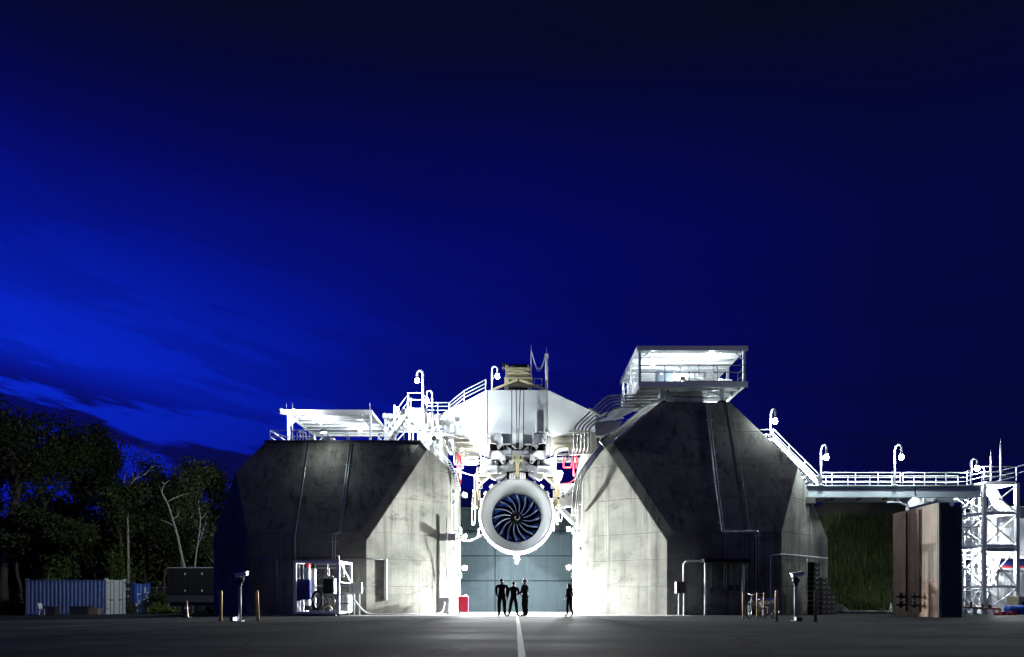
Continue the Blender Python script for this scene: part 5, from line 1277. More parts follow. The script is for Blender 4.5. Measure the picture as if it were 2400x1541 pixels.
hose('thick white hose lying on the ground from the equipment skid to the grey cabinet', [W(826, 1400, 35.2), g_(-7.9, 35.3, .25), g_(-7.5, 35.4), g_(-6.0, 35.7), g_(-4.6, 36.4), g_(-4.1, 37.4), g_(-3.95, 37.7, .3), g_(-3.9, 37.8, .7)], .045, M['cable'])
t = thing('ground_cabinet', 'grey steel cabinet on the ground below the twin board post', 'cabinet', g_(-4.0, 38.2, 0))
Yc = 38.0; p, q = W(1027, 0, Yc), W(1053, 0, Yc); gg = gz(-4, Yc)
MB().box2((p.x, Yc, gg+.07), (q.x, Yc+.5, W(0, 1401, Yc).z)).build('cabinet', M['lgrey'], t)
MB().box2((p.x+.03, Yc-.03, gg+.1), (q.x-.03, Yc-.002, W(0, 1402.5, Yc).z)).build('door', M['lgrey'], t)
for x in (p.x+.04, q.x-.12): MB().box2((x, Yc+.04, gg-.02), (x+.08, Yc+.4, gg+.069)).build('foot', M['dark'], t)
t = thing('board_post', 'slim grey post carrying two grey boards before the lit splay', 'post', g_(-3.93, 39.22, 0))
xp = (1046.5-VX)*39.22/F
MB().tube([(xp, 39.22, gz(xp,39.22)), (xp, 39.22, W(0,1216,39.22).z)], .035, 8).build('pole', M['sign'], t)
for a, c in ((1030, 1043), (1050, 1068)):
    p, q = W(a, 1268, 39.12), W(c, 1251, 39.12); MB().box2((p.x, 39.09, p.z), (q.x, 39.17, q.z)).build('board', M['sign'], t)
p = W(1046.5, 1260, 39.12); MB().tube([p - V(0,0,.22), p + V(0,0,.24)], .07, 10).build('clamp', M['mgrey'], t)
MB().tube(fillet([W(1066,1268,39.17), W(1060,1290,39.12), W(1049,1305,39.12), W(1047,1360,39.17)], .3), .015, 5).build('cable', M['dark'], t)
MB().tube(fillet([W(1047,1360,39.17), W(1044,1380,38.9), W(1041,1400,38.2)], .2), .015, 5).build('cable', M['cable'], t)
# red tool cart
t = thing('tool_cart', 'red tool cart with white rags on top at the corridor mouth', 'cart', g_(-3.05, 39.0, 0))
Yk = 38.6; gk = gz(-3, Yk); p, q = W(1074, 0, Yk), W(1097, 0, Yk); zt_ = W(0, 1399, Yk).z
MB().box2((p.x, Yk, gk+.14), (q.x, Yk+.45, zt_-.03)).build('body', M['crimson'], t)
for k in range(4): MB().box2((p.x+.03, Yk-.015, gk+.18 + k*.18), (q.x-.03, Yk-.001, gk+.33 + k*.18)).build('drawer', M['crimson'], t)
MB().box2((p.x-.02, Yk-.03, zt_-.028), (q.x+.02, Yk+.48, zt_)).build('lid', M['red'], t)
for x in (p.x+.05, q.x-.05):
    for y in (Yk+.06, Yk+.39): MB().tube([(x-.02, y, gk+.07), (x+.02, y, gk+.07)], .07, 12).build('wheel', M['rubber'], t)
MB().tube([(p.x-.01, Yk+.05, zt_-.1), (p.x-.07, Yk+.05, zt_-.08), (p.x-.07, Yk+.4, zt_-.08), (p.x-.01, Yk+.4, zt_-.1)], .015, 6).build('handle', M['galv'], t)
b = MB(); 
for k, (dx, dy, hh) in enumerate(((.12,.1,.03), (.22,.2,.04), (.32,.12,.035), (.4,.22,.07))): b.ball((p.x+dx, Yk+dy, zt_ + hh*.8), hh, 8, 6, sc=(1.3,1.1,1))
b.build('cleaning_rag', M['white'], None, 'crumpled white rags lying on the red tool cart', 'rag')

# ------------------------------------------------------------------ bollards, cone, sensor posts
def yard_pt(px, Y): x = (px-VX)*Y/F; return V(x, Y, gz(x, Y))
bol = thing('bollard', 'x', 'bollard', (0,0,0), local=True)
MB().lathe([(.01, -.05), (.052, -.05), (.052, 1.0), (.048, 1.035), (.03, 1.062), (.01, 1.07)], (0,0,0), 14, 'z').build('post', M['bollard'], bol)
MB().lathe([(.055, .0), (.075, .0), (.075, .03), (.055, .035)], (0,0,0), 14, 'z').build('collar', M['conc_dark'], bol)
first = True
for px, Y, lab, lean in ((517, 23.7, 'yellow brown bollard beside the sensor post, on the side of the dark trailer', -.02), (605, 23.9, 'yellow brown bollard between the sensor post and the equipment skid', .035),
                   (1820, 23.4, 'yellow brown bollard between the tricycle and the second sensor post', 0), (1911, 22.9, 'yellow brown bollard in front of the black crate stacks', 0),
                   (1742, 27.5, 'yellow brown bollard beside the front wheel of the tricycle', 0), (1775, 27.3, 'yellow brown bollard in front of the tricycle frame', 0), (1791, 27.5, 'yellow brown bollard in front of the tricycle basket', 0)):
    if first: o = bol; first = False
    else: o = copy_tree(bol)
    o.location = yard_pt(px, Y); o['label'] = lab; o['group'] = 'steel bollards on the apron'; o.rotation_euler = (0, lean, random.random()*6)
    if Y > 26: o.scale = (.72, .72, 1.0)
t = thing('traffic_cone', 'tall thin orange marker cone standing before the dark trailer', 'cone', yard_pt(438, 29.5))
p = yard_pt(438, 29.5)
MB().lathe([(.085, .03), (.06, .25), (.04, .5), (.022, .72), (.01, .735)], p, 14, 'z').build('cone', M['orange'], t)
MB().box2(p - V(.15,.15,-.002), p + V(.15,.15,.035)).build('base', M['rubber'], t)
for z in (.38, .56): MB().lathe([(.052-.03*(z-.38)/.2, z), (.053-.03*(z-.38)/.2, z+.01), (.046-.03*(z-.38)/.2, z+.08)], p, 14, 'z').build('band', M['white'], t)
def sensor_post(label, px, Y, boxpx, lab2, s):
    p = yard_pt(px, Y); t = thing('sensor_post', label, 'post', p)
    MB().tube([p, p + V(0,0,1.22)], .055, 10).build('pole', M['mgrey'], t)
    MB().box2(p - V(.12,.12,0), p + V(.12,.12,.025)).build('base_plate', M['mgrey'], t)
    MB().tube([p + V(0,0,1.22), p + V(0,0,1.30)], .08, 12).build('swivel', M['dark'], t)
    MB().ball(p + V(0,0,1.40), .12, 12, 8, sc=(1,.9,1.1)).build('motor_housing', M['dark'], t)
    MB().tube([p + V(.12*s,0,1.36), p + V(.14*s,0,1.55)], .025, 6).build('yoke_arm', M['mgrey'], t)
    MB().box(p + V(.06*s,0,1.60), (.40, .20, .12), rot=Matrix.Rotation(-.18*s, 3, 'Y')).build('camera_housing', M['lgrey'], t)
    MB().box(p + V(.05*s,0,1.675), (.46, .24, .02), rot=Matrix.Rotation(-.18*s, 3, 'Y')).build('sun_shield', M['galv'], t)
    q = yard_pt(boxpx, Y-.1); k_ = thing('ground_light_box', lab2, 'light box', q)
    MB().box2(q - V(.12,.09,0), q + V(.06 if s > 0 else .20,.09,.15)).build('housing', M['dark'], k_)
    return q
q = sensor_post('grey camera post between two bollards near the dark trailer', 562, 23.6, 549, 'small dark ground lamp with a glowing end beside the trailer side camera post', 1)
b = MB(); x = q.x + .061; b.add([(x, q.y-.08, q.z+.015), (x, q.y+.08, q.z+.015), (x, q.y+.08, q.z+.14), (x, q.y-.08, q.z+.14)], [(0,1,2,3)])
k_ = [o for o in COL.objects if o.name.startswith('ground_light_box')][0]
b.add([(q.x+.0, q.y-.091, q.z+.03), (q.x+.055, q.y-.091, q.z+.03), (q.x+.055, q.y-.091, q.z+.13), (q.x, q.y-.091, q.z+.13)], [(0,1,2,3)])
b.build('lens', emit('ground_lamp_glow', (.75,.72,1.0), 6), k_)
q = sensor_post('grey camera post between two bollards near the crate stacks', 1865, 23.4, 1874, 'small dark ground box with a pale end beside the crate side camera post', 1)
k_ = [o for o in COL.objects if o.name.startswith('ground_light_box')][1]
MB().box2((q.x-.145, q.y-.085, q.z+.01), (q.x-.122, q.y+.085, q.z+.145)).build('end_plate', M['white'], k_)

# ------------------------------------------------------------------ industrial tricycle
t = thing('tricycle', 'dark work tricycle with a blue rimmed rear basket parked before the taller pier', 'tricycle', (0,0,0), local=True)
def wheel(c, r, name='wheel', steer=0):
    c = Vector(c); u = V(math.cos(steer), math.sin(steer), 0)
    MB().tube(arc(c, r, 0, 360, 24, u, V(0,0,1)), .024, 6, caps=False).build('tyre', M['rubber'], t)
    MB().tube(arc(c, r-.03, 0, 360, 24, u, V(0,0,1)), .010, 5, caps=False).build('rim', M['galv'], t)
    b = MB()
    for k in range(10):
        a = math.pi*2*k/10; b.tube([c, c + (u*math.cos(a) + V(0,0,1)*math.sin(a))*(r-.03)], .005, 4)
    b.build('spokes', M['galv'], t)
    MB().tube([c - u.cross(V(0,0,1))*.05, c + u.cross(V(0,0,1))*.05], .03, 8).build('hub', M['dark'], t)
wheel((-.62, 0, .31), .29, steer=.35); wheel((.52, -.3, .31), .29); wheel((.52, .3, .31), .29)
Tb = lambda n_, pts, r=.017, m='mgrey': MB().tube(pts, r, 6).build(n_, M[m], t)
Tb('fork', [(-.62,-.06,.31), (-.55,-.06,.66), (-.52,0,.72)]); Tb('fork', [(-.62,.06,.31), (-.55,.06,.66), (-.52,0,.72)])
Tb('head_tube', [(-.54,0,.62), (-.47,0,.88)], .022, 'lgrey'); Tb('stem', [(-.47,0,.88), (-.45,0,.97)], .015, 'galv')
Tb('handlebar', [(-.25,-.30,1.0), (-.42,-.24,1.02), (-.47,-.08,.97), (-.47,.08,.97), (-.42,.24,1.02), (-.25,.30,1.0)], .014, 'galv')
for s in (-1, 1): Tb('grip', [(-.25,.30*s,1.0), (-.15,.31*s,.985)], .02, 'rubber')
Tb('down_tube', [(-.53,0,.68), (-.25,0,.36), (-.02,0,.30)], .02); Tb('top_tube', [(-.50,0,.80), (-.2,0,.52), (.05,0,.48)], .018)
Tb('seat_tube', [(-.02,0,.30), (.06,0,.55), (.11,0,.76)], .018); Tb('chain_stay', [(-.02,0,.30), (.5,0,.31)], .016)
MB().ball((.14,0,.80), .13, 12, 6, sc=(1.1,.75,.38)).build('saddle', M['black'], t)
Tb('axle', [(.52,-.36,.31), (.52,.36,.31)], .018, 'dark'); Tb('basket_post', [(.45,0,.31), (.45,0,.55)], .018)
b = MB()
for z in (.47, .56, .65): b.tube([(.22,-.27,z), (.80,-.27,z), (.80,.27,z), (.22,.27,z), (.22,-.27,z)], .007, 4)
for k in range(9):
    x = .22 + .58*k/8
    for y in (-.27, .27): b.tube([(x,y,.45), (x,y,.76)], .006, 4)
for k in range(7):
    y = -.27 + .54*k/6
    for x in (.22, .80): b.tube([(x,y,.45), (x,y,.76)], .006, 4)
b.build('basket', M['dark'], t)
MB().box2((.22,-.27,.44), (.80,.27,.452)).build('basket_floor', M['dark'], t)
MB().tube([(.22,-.27,.77), (.80,-.27,.77), (.80,.27,.77), (.22,.27,.77), (.22,-.27,.77)], .022, 6).build('basket_rim', M['blue'], t)
MB().tube(arc((-.02,0,.30), .09, 0, 360, 14, V(1,0,0), V(0,0,1)), .01, 5).build('chainring', M['dark'], t)
for s in (-1, 1): MB().box((-.02 + .13*s, .08*s, .30 - .08*s), (.09,.08,.02)).build('pedal', M['black'], t)
for s in (-1, 1): MB().tube([(-.02,.06*s,.30), (-.02+.13*s,.06*s,.30-.08*s)], .01, 5).build('crank', M['galv'], t)
p = yard_pt(1781, 28.0); t.location = p; t.rotation_euler = (0, 0, R(28))

# ------------------------------------------------------------------ black crates stacked by the outer splay
cr = thing('plastic_crate', 'x', 'crate', (0,0,0), local=True)
CH = .26
for a, c in (((-.25,-.2,0), (.25,-.18,CH-.012)), ((-.25,.18,0), (.25,.2,CH-.012)), ((-.25,-.178,0), (-.23,.178,CH-.012)), ((.23,-.178,0), (.25,.178,CH-.012))):
    MB().box2(a, c).build('side_wall', M['black'], cr)
MB().box2((-.228,-.178,.004), (.228,.178,.024)).build('bottom', M['black'], cr)
MB().box2((-.265,-.214,CH-.05), (.265,-.201,CH-.02)).build('rim', M['dark'], cr)
MB().box2((-.06,-.209,CH-.115), (.06,-.2015,CH-.085)).build('handle_insert', M['mgrey'], cr)
first = True
for px, Y, n_, lab in ((1907, 36.9, 11, 'black plastic crate in the tallest stack beside the outer splay'), (1924, 37.6, 8, 'black plastic crate in the second tallest stack beside the outer splay'), (1936, 38.3, 6, 'black plastic crate in the six high stack beside the outer splay'), (1947, 38.9, 4, 'black plastic crate in the lowest stack beside the outer splay')):
    p = yard_pt(px, Y)
    for k in range(n_):
        if first: o = cr; first = False
        else: o = copy_tree(cr)
        o.location = p + V(random.uniform(-.015,.015), random.uniform(-.015,.015), k*CH); o.rotation_euler = (0,0,R(30) + random.uniform(-.04,.04))
        o['label'] = lab; o['group'] = lab.replace('black plastic crate in', 'crates of')

# ------------------------------------------------------------------ containers
def corrugated(p, q, z0, z1, nrm, n, depth=.05):
    """corrugated sheet between p and q (plan), nrm outward"""
    p, q, nrm = Vector(p), Vector(q), Vector(nrm); prof = []
    for i in range(n):
        for f_, d in ((0, 0), (.3, 0), (.45, -depth), (.85, -depth)): prof.append(((i+f_)/n, d))
    prof.append((1, 0)); vs = []
    for z in (z0, z1):
        for u, d in prof: v = p.lerp(q, u) + nrm*d; vs.append(V(v.x, v.y, z))
    m_ = len(prof); b = MB(); b.add(vs, [(i, i+1, m_+i+1, m_+i) for i in range(m_-1)]); return b
def container(label, x0, x1, y0, y1, g, hh, side, door, stickers=False):
    t = thing('shipping_container', label, 'container', ((x0+x1)/2, (y0+y1)/2, g), 'shipping containers by the woods')
    z0, z1 = g + .02, g + hh
    for (x, y) in ((x0,y0), (x1,y0), (x1,y1), (x0,y1)):
        MB().box2((x-.08 if x == x1 else x, y if y == y0 else y-.08, z0), (x if x == x1 else x+.08, y+.08 if y == y0 else y, z1)).build('corner_post', M[door] if x == x1 else M[side], t)
        for z in (g, z1-.02): MB().box((x + (-.06 if x == x1 else .06), y + (.06 if y == y0 else -.06), z+.06), (.18,.18,.12)).build('corner_casting', M[door] if x == x1 else M[side], t)
    for y in (y0+.02, y1-.08):
        MB().box2((x0+.09, y, z1-.07), (x1-.09, y+.06, z1)).build('top_rail', M[side], t); MB().box2((x0+.09, y, z0), (x1-.09, y+.06, z0+.14)).build('bottom_rail', M[side], t)
    corrugated((x0+.085, y0+.03), (x1-.085, y0+.03), z0+.14, z1-.07, (0,-1,0), 20).build('side_panel', M[side], t) if False else None
    b = corrugated(V(x0+.085, y0+.045, 0), V(x1-.085, y0+.045, 0), z0+.14, z1-.07, V(0,-1,0), 20, -.045 if False else .05); b.build('side_panel', M[side], t)
    corrugated(V(x0+.085, y1-.03, 0), V(x1-.085, y1-.03, 0), z0+.14, z1-.07, V(0,1,0), 20).build('side_panel', M[side], t)
    MB().box2((x0+.03, y0+.09, z0+.1), (x0+.06, y1-.09, z1-.06)).build('end_panel', M[side], t)
    MB().box2((x0+.1, y0+.1, z1-.05), (x1-.1, y1-.1, z1-.02)).build('roof_panel', M[side], t)
    for z in (z0, z1-.12): MB().box2((x1-.1, y0+.09, z), (x1-.01, y1-.09, z+.12)).build('door_sill', M[door], t)
    ym = (y0+y1)/2
    for a, c in ((y0+.09, ym-.008), (ym+.008, y1-.09)):
        d = MB().box2((x1-.06, a, z0+.125), (x1-.02, c, z1-.125)).build('door', M[door], t)
        nn = 5
        for k in range(nn):
            za = z0+.2 + (z1-z0-.4)*k/nn; MB().box2((x1-.019, a+.05, za+.03), (x1-.005, c-.05, za + (z1-z0-.4)/nn - .05)).build('door_rib', M[door], d)
        for f_ in (.3, .72):
            y = a + (c-a)*f_; MB().tube([(x1+.02, y, z0+.05), (x1+.02, y, z1-.05)], .02, 6).build('lock_rod', M['dark' if not stickers else 'lgrey'], d)
        MB().box2((x1+.012, a+.2, z0+1.05), (x1+.04, a+.7, z0+1.12)).build('handle', M['dark' if not stickers else 'lgrey'], d)
        for z in (.4, 1.1, 1.9, 2.3): MB().box2((x1-.0, a-.02 if a < ym-.5 else c-.04, z0+z), (x1+.02, a+.06 if a < ym-.5 else c+.03, z0+z+.08)).build('hinge', M['dark' if not stickers else 'blue'], d)
    if stickers:
        for (dy, z, w_, h_) in ((.3,1.55,.45,.12), (1.45,1.7,.22,.5), (1.8,1.6,.3,.25), (1.75,.95,.32,.55), (.55,.85,.15,.3), (.15,.35,.2,.5), (1.3,1.1,.2,.15), (.3,.15,.25,.15)):
            MB().box2((x1+.005, y0+dy, z0+z), (x1+.03, y0+dy+w_, z0+z+h_)).build('sticker', M['white'], t)
        for k, (dx, z) in enumerate(((.35,1.95), (.55,1.95), (.75,1.95), (.95,1.95), (.5,1.35), (.9,1.35))): MB().box2((x1-1.5+dx, y0-.0, z0+z), (x1-1.5+dx+.14, y0+.02, z0+z+.16)).build('painted_mark', M['lgrey'], t)
    return t
g1 = gz(-33, 51)
container('long blue grey shipping container with pale double doors closed', -36.2, -30.2, 50.5, 52.94, g1 - .02, 2.6, 'cont_blue', 'cont_white')
g2 = gz(-33, 57)
M['cont_dark'] = mat('container_dark_paint', (.03,.035,.06), .6, var=.2)
container('shorter looking bright blue shipping container with stickers on its doors behind the pale doors', -37.2, -31.2, 56.0, 58.44, g2 - .02, 2.5, 'cont_dark', 'blue', True)
# clutter before the long container
def clutter_box(label, px, Y, w_, d_, h_, m):
    p = yard_pt(px, Y); t = thing('storage_crate', label, 'crate', p)
    for k in range(4): MB().box2((p.x-w_/2, p.y-d_/2, p.z+.004 + k*h_/4), (p.x+w_/2, p.y-d_/2+.03, p.z + (k+1)*h_/4 - .02)).build('slat', M[m], t)
    MB().box2((p.x-w_/2+.01, p.y-d_/2+.032, p.z+.002), (p.x+w_/2-.01, p.y+d_/2, p.z+h_-.03)).build('body', M[m], t)
    MB().box2((p.x-w_/2-.03, p.y-d_/2-.02, p.z+h_-.028), (p.x+w_/2+.03, p.y+d_/2+.02, p.z+h_)).build('lid', M[m], t)
clutter_box('dark slatted crate before the long container beside the white chair', 121, 49.2, .8, .6, .62, 'dark')
clutter_box('wide dark slatted crate before the middle of the long container', 190, 49.2, 1.3, .6, .62, 'dark')
clutter_box('low dark slatted crate before the long container near its doors', 224, 49.3, .6, .6, .45, 'wood')
t = thing('plastic_chair', 'small white plastic chair standing before the long container', 'chair', yard_pt(102, 49.0))
p = yard_pt(102, 49.0)
MB().box2(p + V(-.2,-.2,.40), p + V(.22,.2,.44)).build('seat', M['white'], t)
MB().prism([p + V(-.22,-.2,.44), p + V(-.18,-.2,.44), p + V(-.26,-.2,.85), p + V(-.3,-.2,.85)], (0,.4,0)).build('backrest', M['white'], t)
for dx in (-.17, .19):
    for dy in (-.17, .17): MB().bar(p + V(dx*1.15, dy*1.1, 0), p + V(dx, dy, .40), .04, .04).build('leg', M['white'], t)
# dark trailer
t = thing('generator_trailer', 'unlit dark generator trailer parked at the foot of the lower pier', 'trailer', yard_pt(458, 48))
Yt = 46.5; x0, x1 = (392-VX)*Yt/F, (526-VX)*Yt/F; g = gz(-21, Yt); zt_ = W(0, 1332, Yt).z
MB().box2((x0, Yt, g+.75), (x1, Yt+2.3, zt_)).build('body', M['black'], t)
MB().box2((x0-.02, Yt-.03, zt_+.001), (x1+.02, Yt+2.33, zt_+.05)).build('roof', M['mgrey'], t)
MB().box2((x0+.1, Yt+.1, g+.5), (x1+.3, Yt+2.2, g+.745)).build('chassis', M['dark'], t)
MB().box2((x0, Yt-.02, g+.78), (x1-.4, Yt-.001, g+1.25)).build('lower_panel', M['dark'], t)
for i in range(3):
    xa = x0 + .3 + i*1.15; MB().box2((xa, Yt-.025, g+1.35), (xa+1.0, Yt-.002, zt_-.25)).build('door', M['black'], t)
    for z in (g+1.5, zt_-.45): MB().box2((xa+.9, Yt-.045, z), (xa+.97, Yt-.026, z+.12)).build('latch', M['lgrey'], t)
for xw_ in (x0+1.2, x0+2.1):
    for y in (Yt+.2, Yt+2.1):
        c = V(xw_, y, gz(xw_, y)+.38); MB().lathe([(.18,-.1), (.36,-.11), (.38,-.06), (.38,.06), (.36,.11), (.18,.1)], c, 20, 'y').build('wheel', M['rubber'], t)
MB().bar((x1+.2, Yt+1.1, g+.6), (x1+1.0, Yt+1.1, g+.5), .1, .1).build('drawbar', M['dark'], t)
MB().tube([(x1+.8, Yt+1.1, g-.02), (x1+.8, Yt+1.1, g+.55)], .04, 8).build('jack_leg', M['galv'], t)

# ------------------------------------------------------------------ chain link fence
t = thing('chain_link_fence', 'chain link fence with steel posts in front of the woods', 'fence', (-38, 61, gz(-38, 61)))
fx = [-62 + i*3.0 for i in range(17)]
for x in fx: MB().tube([(x, 61, gz(x,61)-.1), (x, 61, gz(x,61)+2.3)], .045, 6).build('post', M['galv'], t)
MB().tube([(x, 61, gz(x,61)+2.25) for x in fx], .025, 5).build('top_rail', M['galv'], t)
b = MB(); k = 0
x = -62.0
while x < -14.2:
    g = gz(x, 61)
    for s in (0, 1):
        xa, xb = (x, x+1.0) if s == 0 else (x+1.0, x)
        b.tube([(xa, 61.0 + s*.006, g+.05), (xb, 61.0 + s*.006, g+2.2)], .006, 3, caps=False, smooth=False)
    x += .16
b.build('wire_mesh', M['galv'], t)

# ------------------------------------------------------------------ embankment, grass, kerb, gravel
def eh(x, y):
    base = gz(x, y)
    u = max(0.0, min(1.0, (y - 53.0)/18.0)); u = u*u*(3-2*u)
    e = max(0.0, min(1.0, (x - 13.0)/6.0))
    wob = .35*math.sin(x*.33+y*.21) + .22*math.sin(x*.9-y*.5) + .1*math.sin(x*2.1+y*1.7)
    return base + .02 + e*(u*(11.0 + wob) + .08*wob*min(1, max(0, (y-52)/3)))
b = MB(); exs = [12 + i*1.2 for i in range(70)]; eys = [51.8 + j*1.0 for j in range(36)]
nx = len(exs)
b.add([(x, y, eh(x, y)) for y in eys for x in exs], [(j*nx+i, j*nx+i+1, (j+1)*nx+i+1, (j+1)*nx+i) for j in range(len(eys)-1) for i in range(nx-1)], True)
b.build('embankment', M['earth'], kind='structure')
vs, fs = [], []
r2 = random.Random(8)
def blades(n, xr_, yr_, hf, hmin, hmax, w=.05):
    for _ in range(n):
        x = r2.uniform(*xr_); y = yr_[0] + (yr_[1]-yr_[0])*r2.random()**1.3; z = hf(x, y) - .02
        h_ = r2.uniform(hmin, hmax); a = r2.random()*6.28; l = r2.uniform(.1,.35)*h_
        dx, dy = math.cos(a)*w*.5, math.sin(a)*w*.5; o = len(vs)
        vs.extend([(x-dx, y-dy, z), (x+dx, y+dy, z), (x + l*math.cos(a+1.3), y + l*math.sin(a+1.3), z+h_)]); fs.append((o, o+1, o+2))
blades(46000, (19, 44), (52.3, 66), eh, .25, .8, .09)
me = bpy.data.meshes.new('grass'); me.from_pydata(vs, [], fs); me.materials.append(M['grass'])
o = bpy.data.objects.new('grass', me); COL.objects.link(o); tag(o, 'rough green grass growing on the embankment', 'grass', kind='stuff')
MB().box2((17.5, 51.2, gz(24,51)-.1), (46, 51.75, gz(24,51)+.10)).build('kerb', M['slab'], kind='structure')
vs, fs = [], []
c = V((1966-VX)*50.2/F, 50.2, gz(23.7, 50.2))
b = MB()
for k in range(420):
    a = r2.random()*6.28; u = math.sqrt(r2.random()); rx, ry = .72*u, .55*u
    h_ = (1-u**1.4)*.62*r2.random()**.35
    s = r2.uniform(.03, .075)
    b.box(c + V(rx*math.cos(a), ry*math.sin(a), h_ + .02), (s*1.4, s, s*.9), rot=Matrix.Rotation(r2.random()*3, 3, 'Z') @ Matrix.Rotation(r2.random()*3, 3, 'X'))
b.build('gravel_pile', M['rock'], None, 'low heap of pale gravel at the foot of the grassy embankment', 'gravel', kind='stuff')
t = thing('survey_tripod', 'tiny pale tripod marker standing by the foot of the stained wall', 'tripod', yard_pt(2088, 44))
p = yard_pt(2088, 44)
for k in range(3):
    a = k*2.1; MB().tube([p + V(.2*math.cos(a), .2*math.sin(a), 0), p + V(0,0,.55)], .02, 5).build('leg', M['white'], t)
MB().ball(p + V(0,0,.6), .05, 8, 6).build('target', M['white'], t)

# ------------------------------------------------------------------ woods
def limb_tree(b, rr, p, d, L, r, depth, tips, mi=0):
    n = 4; pts = [Vector(p)]; rs = [r]; q = Vector(p); dd = Vector(d).normalized()
    for i in range(n):
        dd = (dd + V(rr.uniform(-.16,.16), rr.uniform(-.16,.16), rr.uniform(-.02,.12))).normalized()
        q = q + dd*L/n; pts.append(q.copy()); rs.append(r*(1 - .45*(i+1)/n))
    b.tube(pts, rs, 6 if depth < 2 else 4, mi=mi)
    tips.append(pts[-1]); 
    if depth >= 1: tips.append(pts[2])
    if depth < 3:
        k = 4 if depth == 0 else 3
        for i in range(k):
            a = rr.uniform(0, 6.28); s = pts[-1] if i == 0 else pts[rr.choice([2,3,3,4])]
            nd = (dd*.7 + V(math.cos(a), math.sin(a), rr.uniform(.05,.6))*.8).normalized()
            limb_tree(b, rr, s, nd, L*rr.uniform(.52,.72), rs[-1]*.8, depth+1, tips)
def leaves(rr, centers, n, spread, size):
    cs = np.array([[c.x, c.y, c.z] for c in centers]); k = rr.integers(0, len(cs), n)
    pos = cs[k] + rr.normal(0, 1, (n, 3))*np.array(spread)
    a = rr.normal(0, 1, (n, 3)); a /= np.linalg.norm(a, axis=1)[:, None]
    c = np.cross(a, rr.normal(0, 1, (n, 3))); c /= np.linalg.norm(c, axis=1)[:, None]
    s = (rr.uniform(.5, 1.25, n)*size)[:, None]
    v = np.stack([pos - a*s, pos + c*s*.55, pos + a*s, pos - c*s*.55], 1).reshape(-1, 3)
    return v, np.arange(n*4).reshape(-1, 4)
def leaf_obj(name, v, f, m, parent, off):
    me = bpy.data.meshes.new(name); me.from_pydata((v - np.array(off)).tolist(), [], f.tolist()); me.materials.append(m)
    o = bpy.data.objects.new(name, me); COL.objects.link(o); o.parent = parent; ORG[o] = ORG[parent]; return o
def tree(label, px, top_py, Y, rx, nl, m='leaf', seed=1, leafsize=.17, ivy=False, trunk_frac=.3):
    rr = random.Random(seed); nr = np.random.default_rng(seed)
    p = yard_pt(px, Y); H = W(px, top_py, Y).z - p.z
    t = thing('broadleaf_tree', label, 'tree', p, 'trees of the dark wood')
    b = MB(); tips = []
    b.tube([p - V(0,0,.3), p + V(rr.uniform(-.2,.2), 0, H*.15), p + V(rr.uniform(-.3,.3), 0, H*trunk_frac)], [H*.022, H*.017, H*.014], 8)
    limb_tree(b, rr, b.v[-1].copy() if False else p + V(0, 0, H*trunk_frac), V(0,0,1), H*.30, H*.013, 0, tips)
    # fit limbs into the crown
    zmax = max(q.z for q in tips); sc = (H - .8 + p.z - (p.z+H*trunk_frac)) / max(.1, zmax - (p.z+H*trunk_frac))
    ex = max(abs(q.x-p.x) for q in tips); sx_ = rx/max(ex, .1)
    def fit(q):
        u = max(0, q.z - (p.z+H*trunk_frac)); return V(p.x + (q.x-p.x)*(1 + (sx_-1)*min(1, u/2)), p.y + (q.y-p.y)*(1 + (sx_-1)*min(1, u/2)), (p.z+H*trunk_frac) + u*sc if u > 0 else q.z)
    b.v = [fit(q) for q in b.v]; tips = [fit(q) for q in tips]
    b.build('trunk', M['bark'], t)
    v, f = leaves(nr, tips, nl, (rx*.13, rx*.13, H*.028), leafsize)
    leaf_obj('crown', v, f, M[m], t, ORG[t])
    if ivy:
        cs = [p + V(rr.uniform(-.5,.5), rr.uniform(-.5,.2), H*.5*rr.random()) for _ in range(60)]
        v, f = leaves(nr, cs, 2600, (.45,.4,.5), .13); leaf_obj('ivy', v, f, M['ivy'], t, ORG[t])
    return t
tree('tallest dark tree of the wood with a ragged crown', 12, 936, 58, 4.4, 9000, 'leaf2', 21)
tree('broad dark tree behind the long container with dense crown', 112, 968, 60, 4.2, 11000, 'leaf', 22, ivy=True)
tree('rounded dark tree between the broad tree and the bare twigs', 178, 984, 65, 3.8, 9000, 'leaf2', 33)
tree('thin twiggy tree with few leaves above the pale doors', 262, 1012, 67, 3.6, 1300, 'leaf2', 24, .14)
tree('ivy grown tree behind the pale container doors', 283, 1128, 60, 3.0, 5200, 'leaf', 25, .15, True, .35)
tree('low dark tree behind the bright blue container', 345, 1112, 66, 3.4, 6500, 'leaf2', 26)
tree('dark round tree behind the bare trunks', 425, 1080, 70, 4.0, 8000, 'leaf2', 27)
tree('dark tree beside the edge of the lower pier', 508, 1086, 74, 4.0, 8000, 'leaf2', 28)
tree('ivy grown understorey tree behind the middle of the long container', 140, 1165, 57.0, 3.0, 6000, 'leaf', 29, .15, True, .25)
tree('small understorey tree behind the far end of the long container', 50, 1190, 57.5, 3.2, 6000, 'leaf', 30, .15, False, .2)
tree('small understorey tree behind the bright blue container doors', 225, 1215, 62.5, 3.0, 5000, 'leaf2', 31, .15, False, .2)
tree('bushy tree behind the dark trailer', 385, 1215, 64, 2.6, 5000, 'leaf2', 32, .16, False, .15)
tree('bushy tree between the dark trailer and the lower pier', 505, 1225, 68, 3.2, 5000, 'leaf2', 34, .16, False, .15)
tree('dark tree whose crown reaches above the long container far from its doors', -45, 1010, 62, 4.5, 9000, 'leaf2', 35)
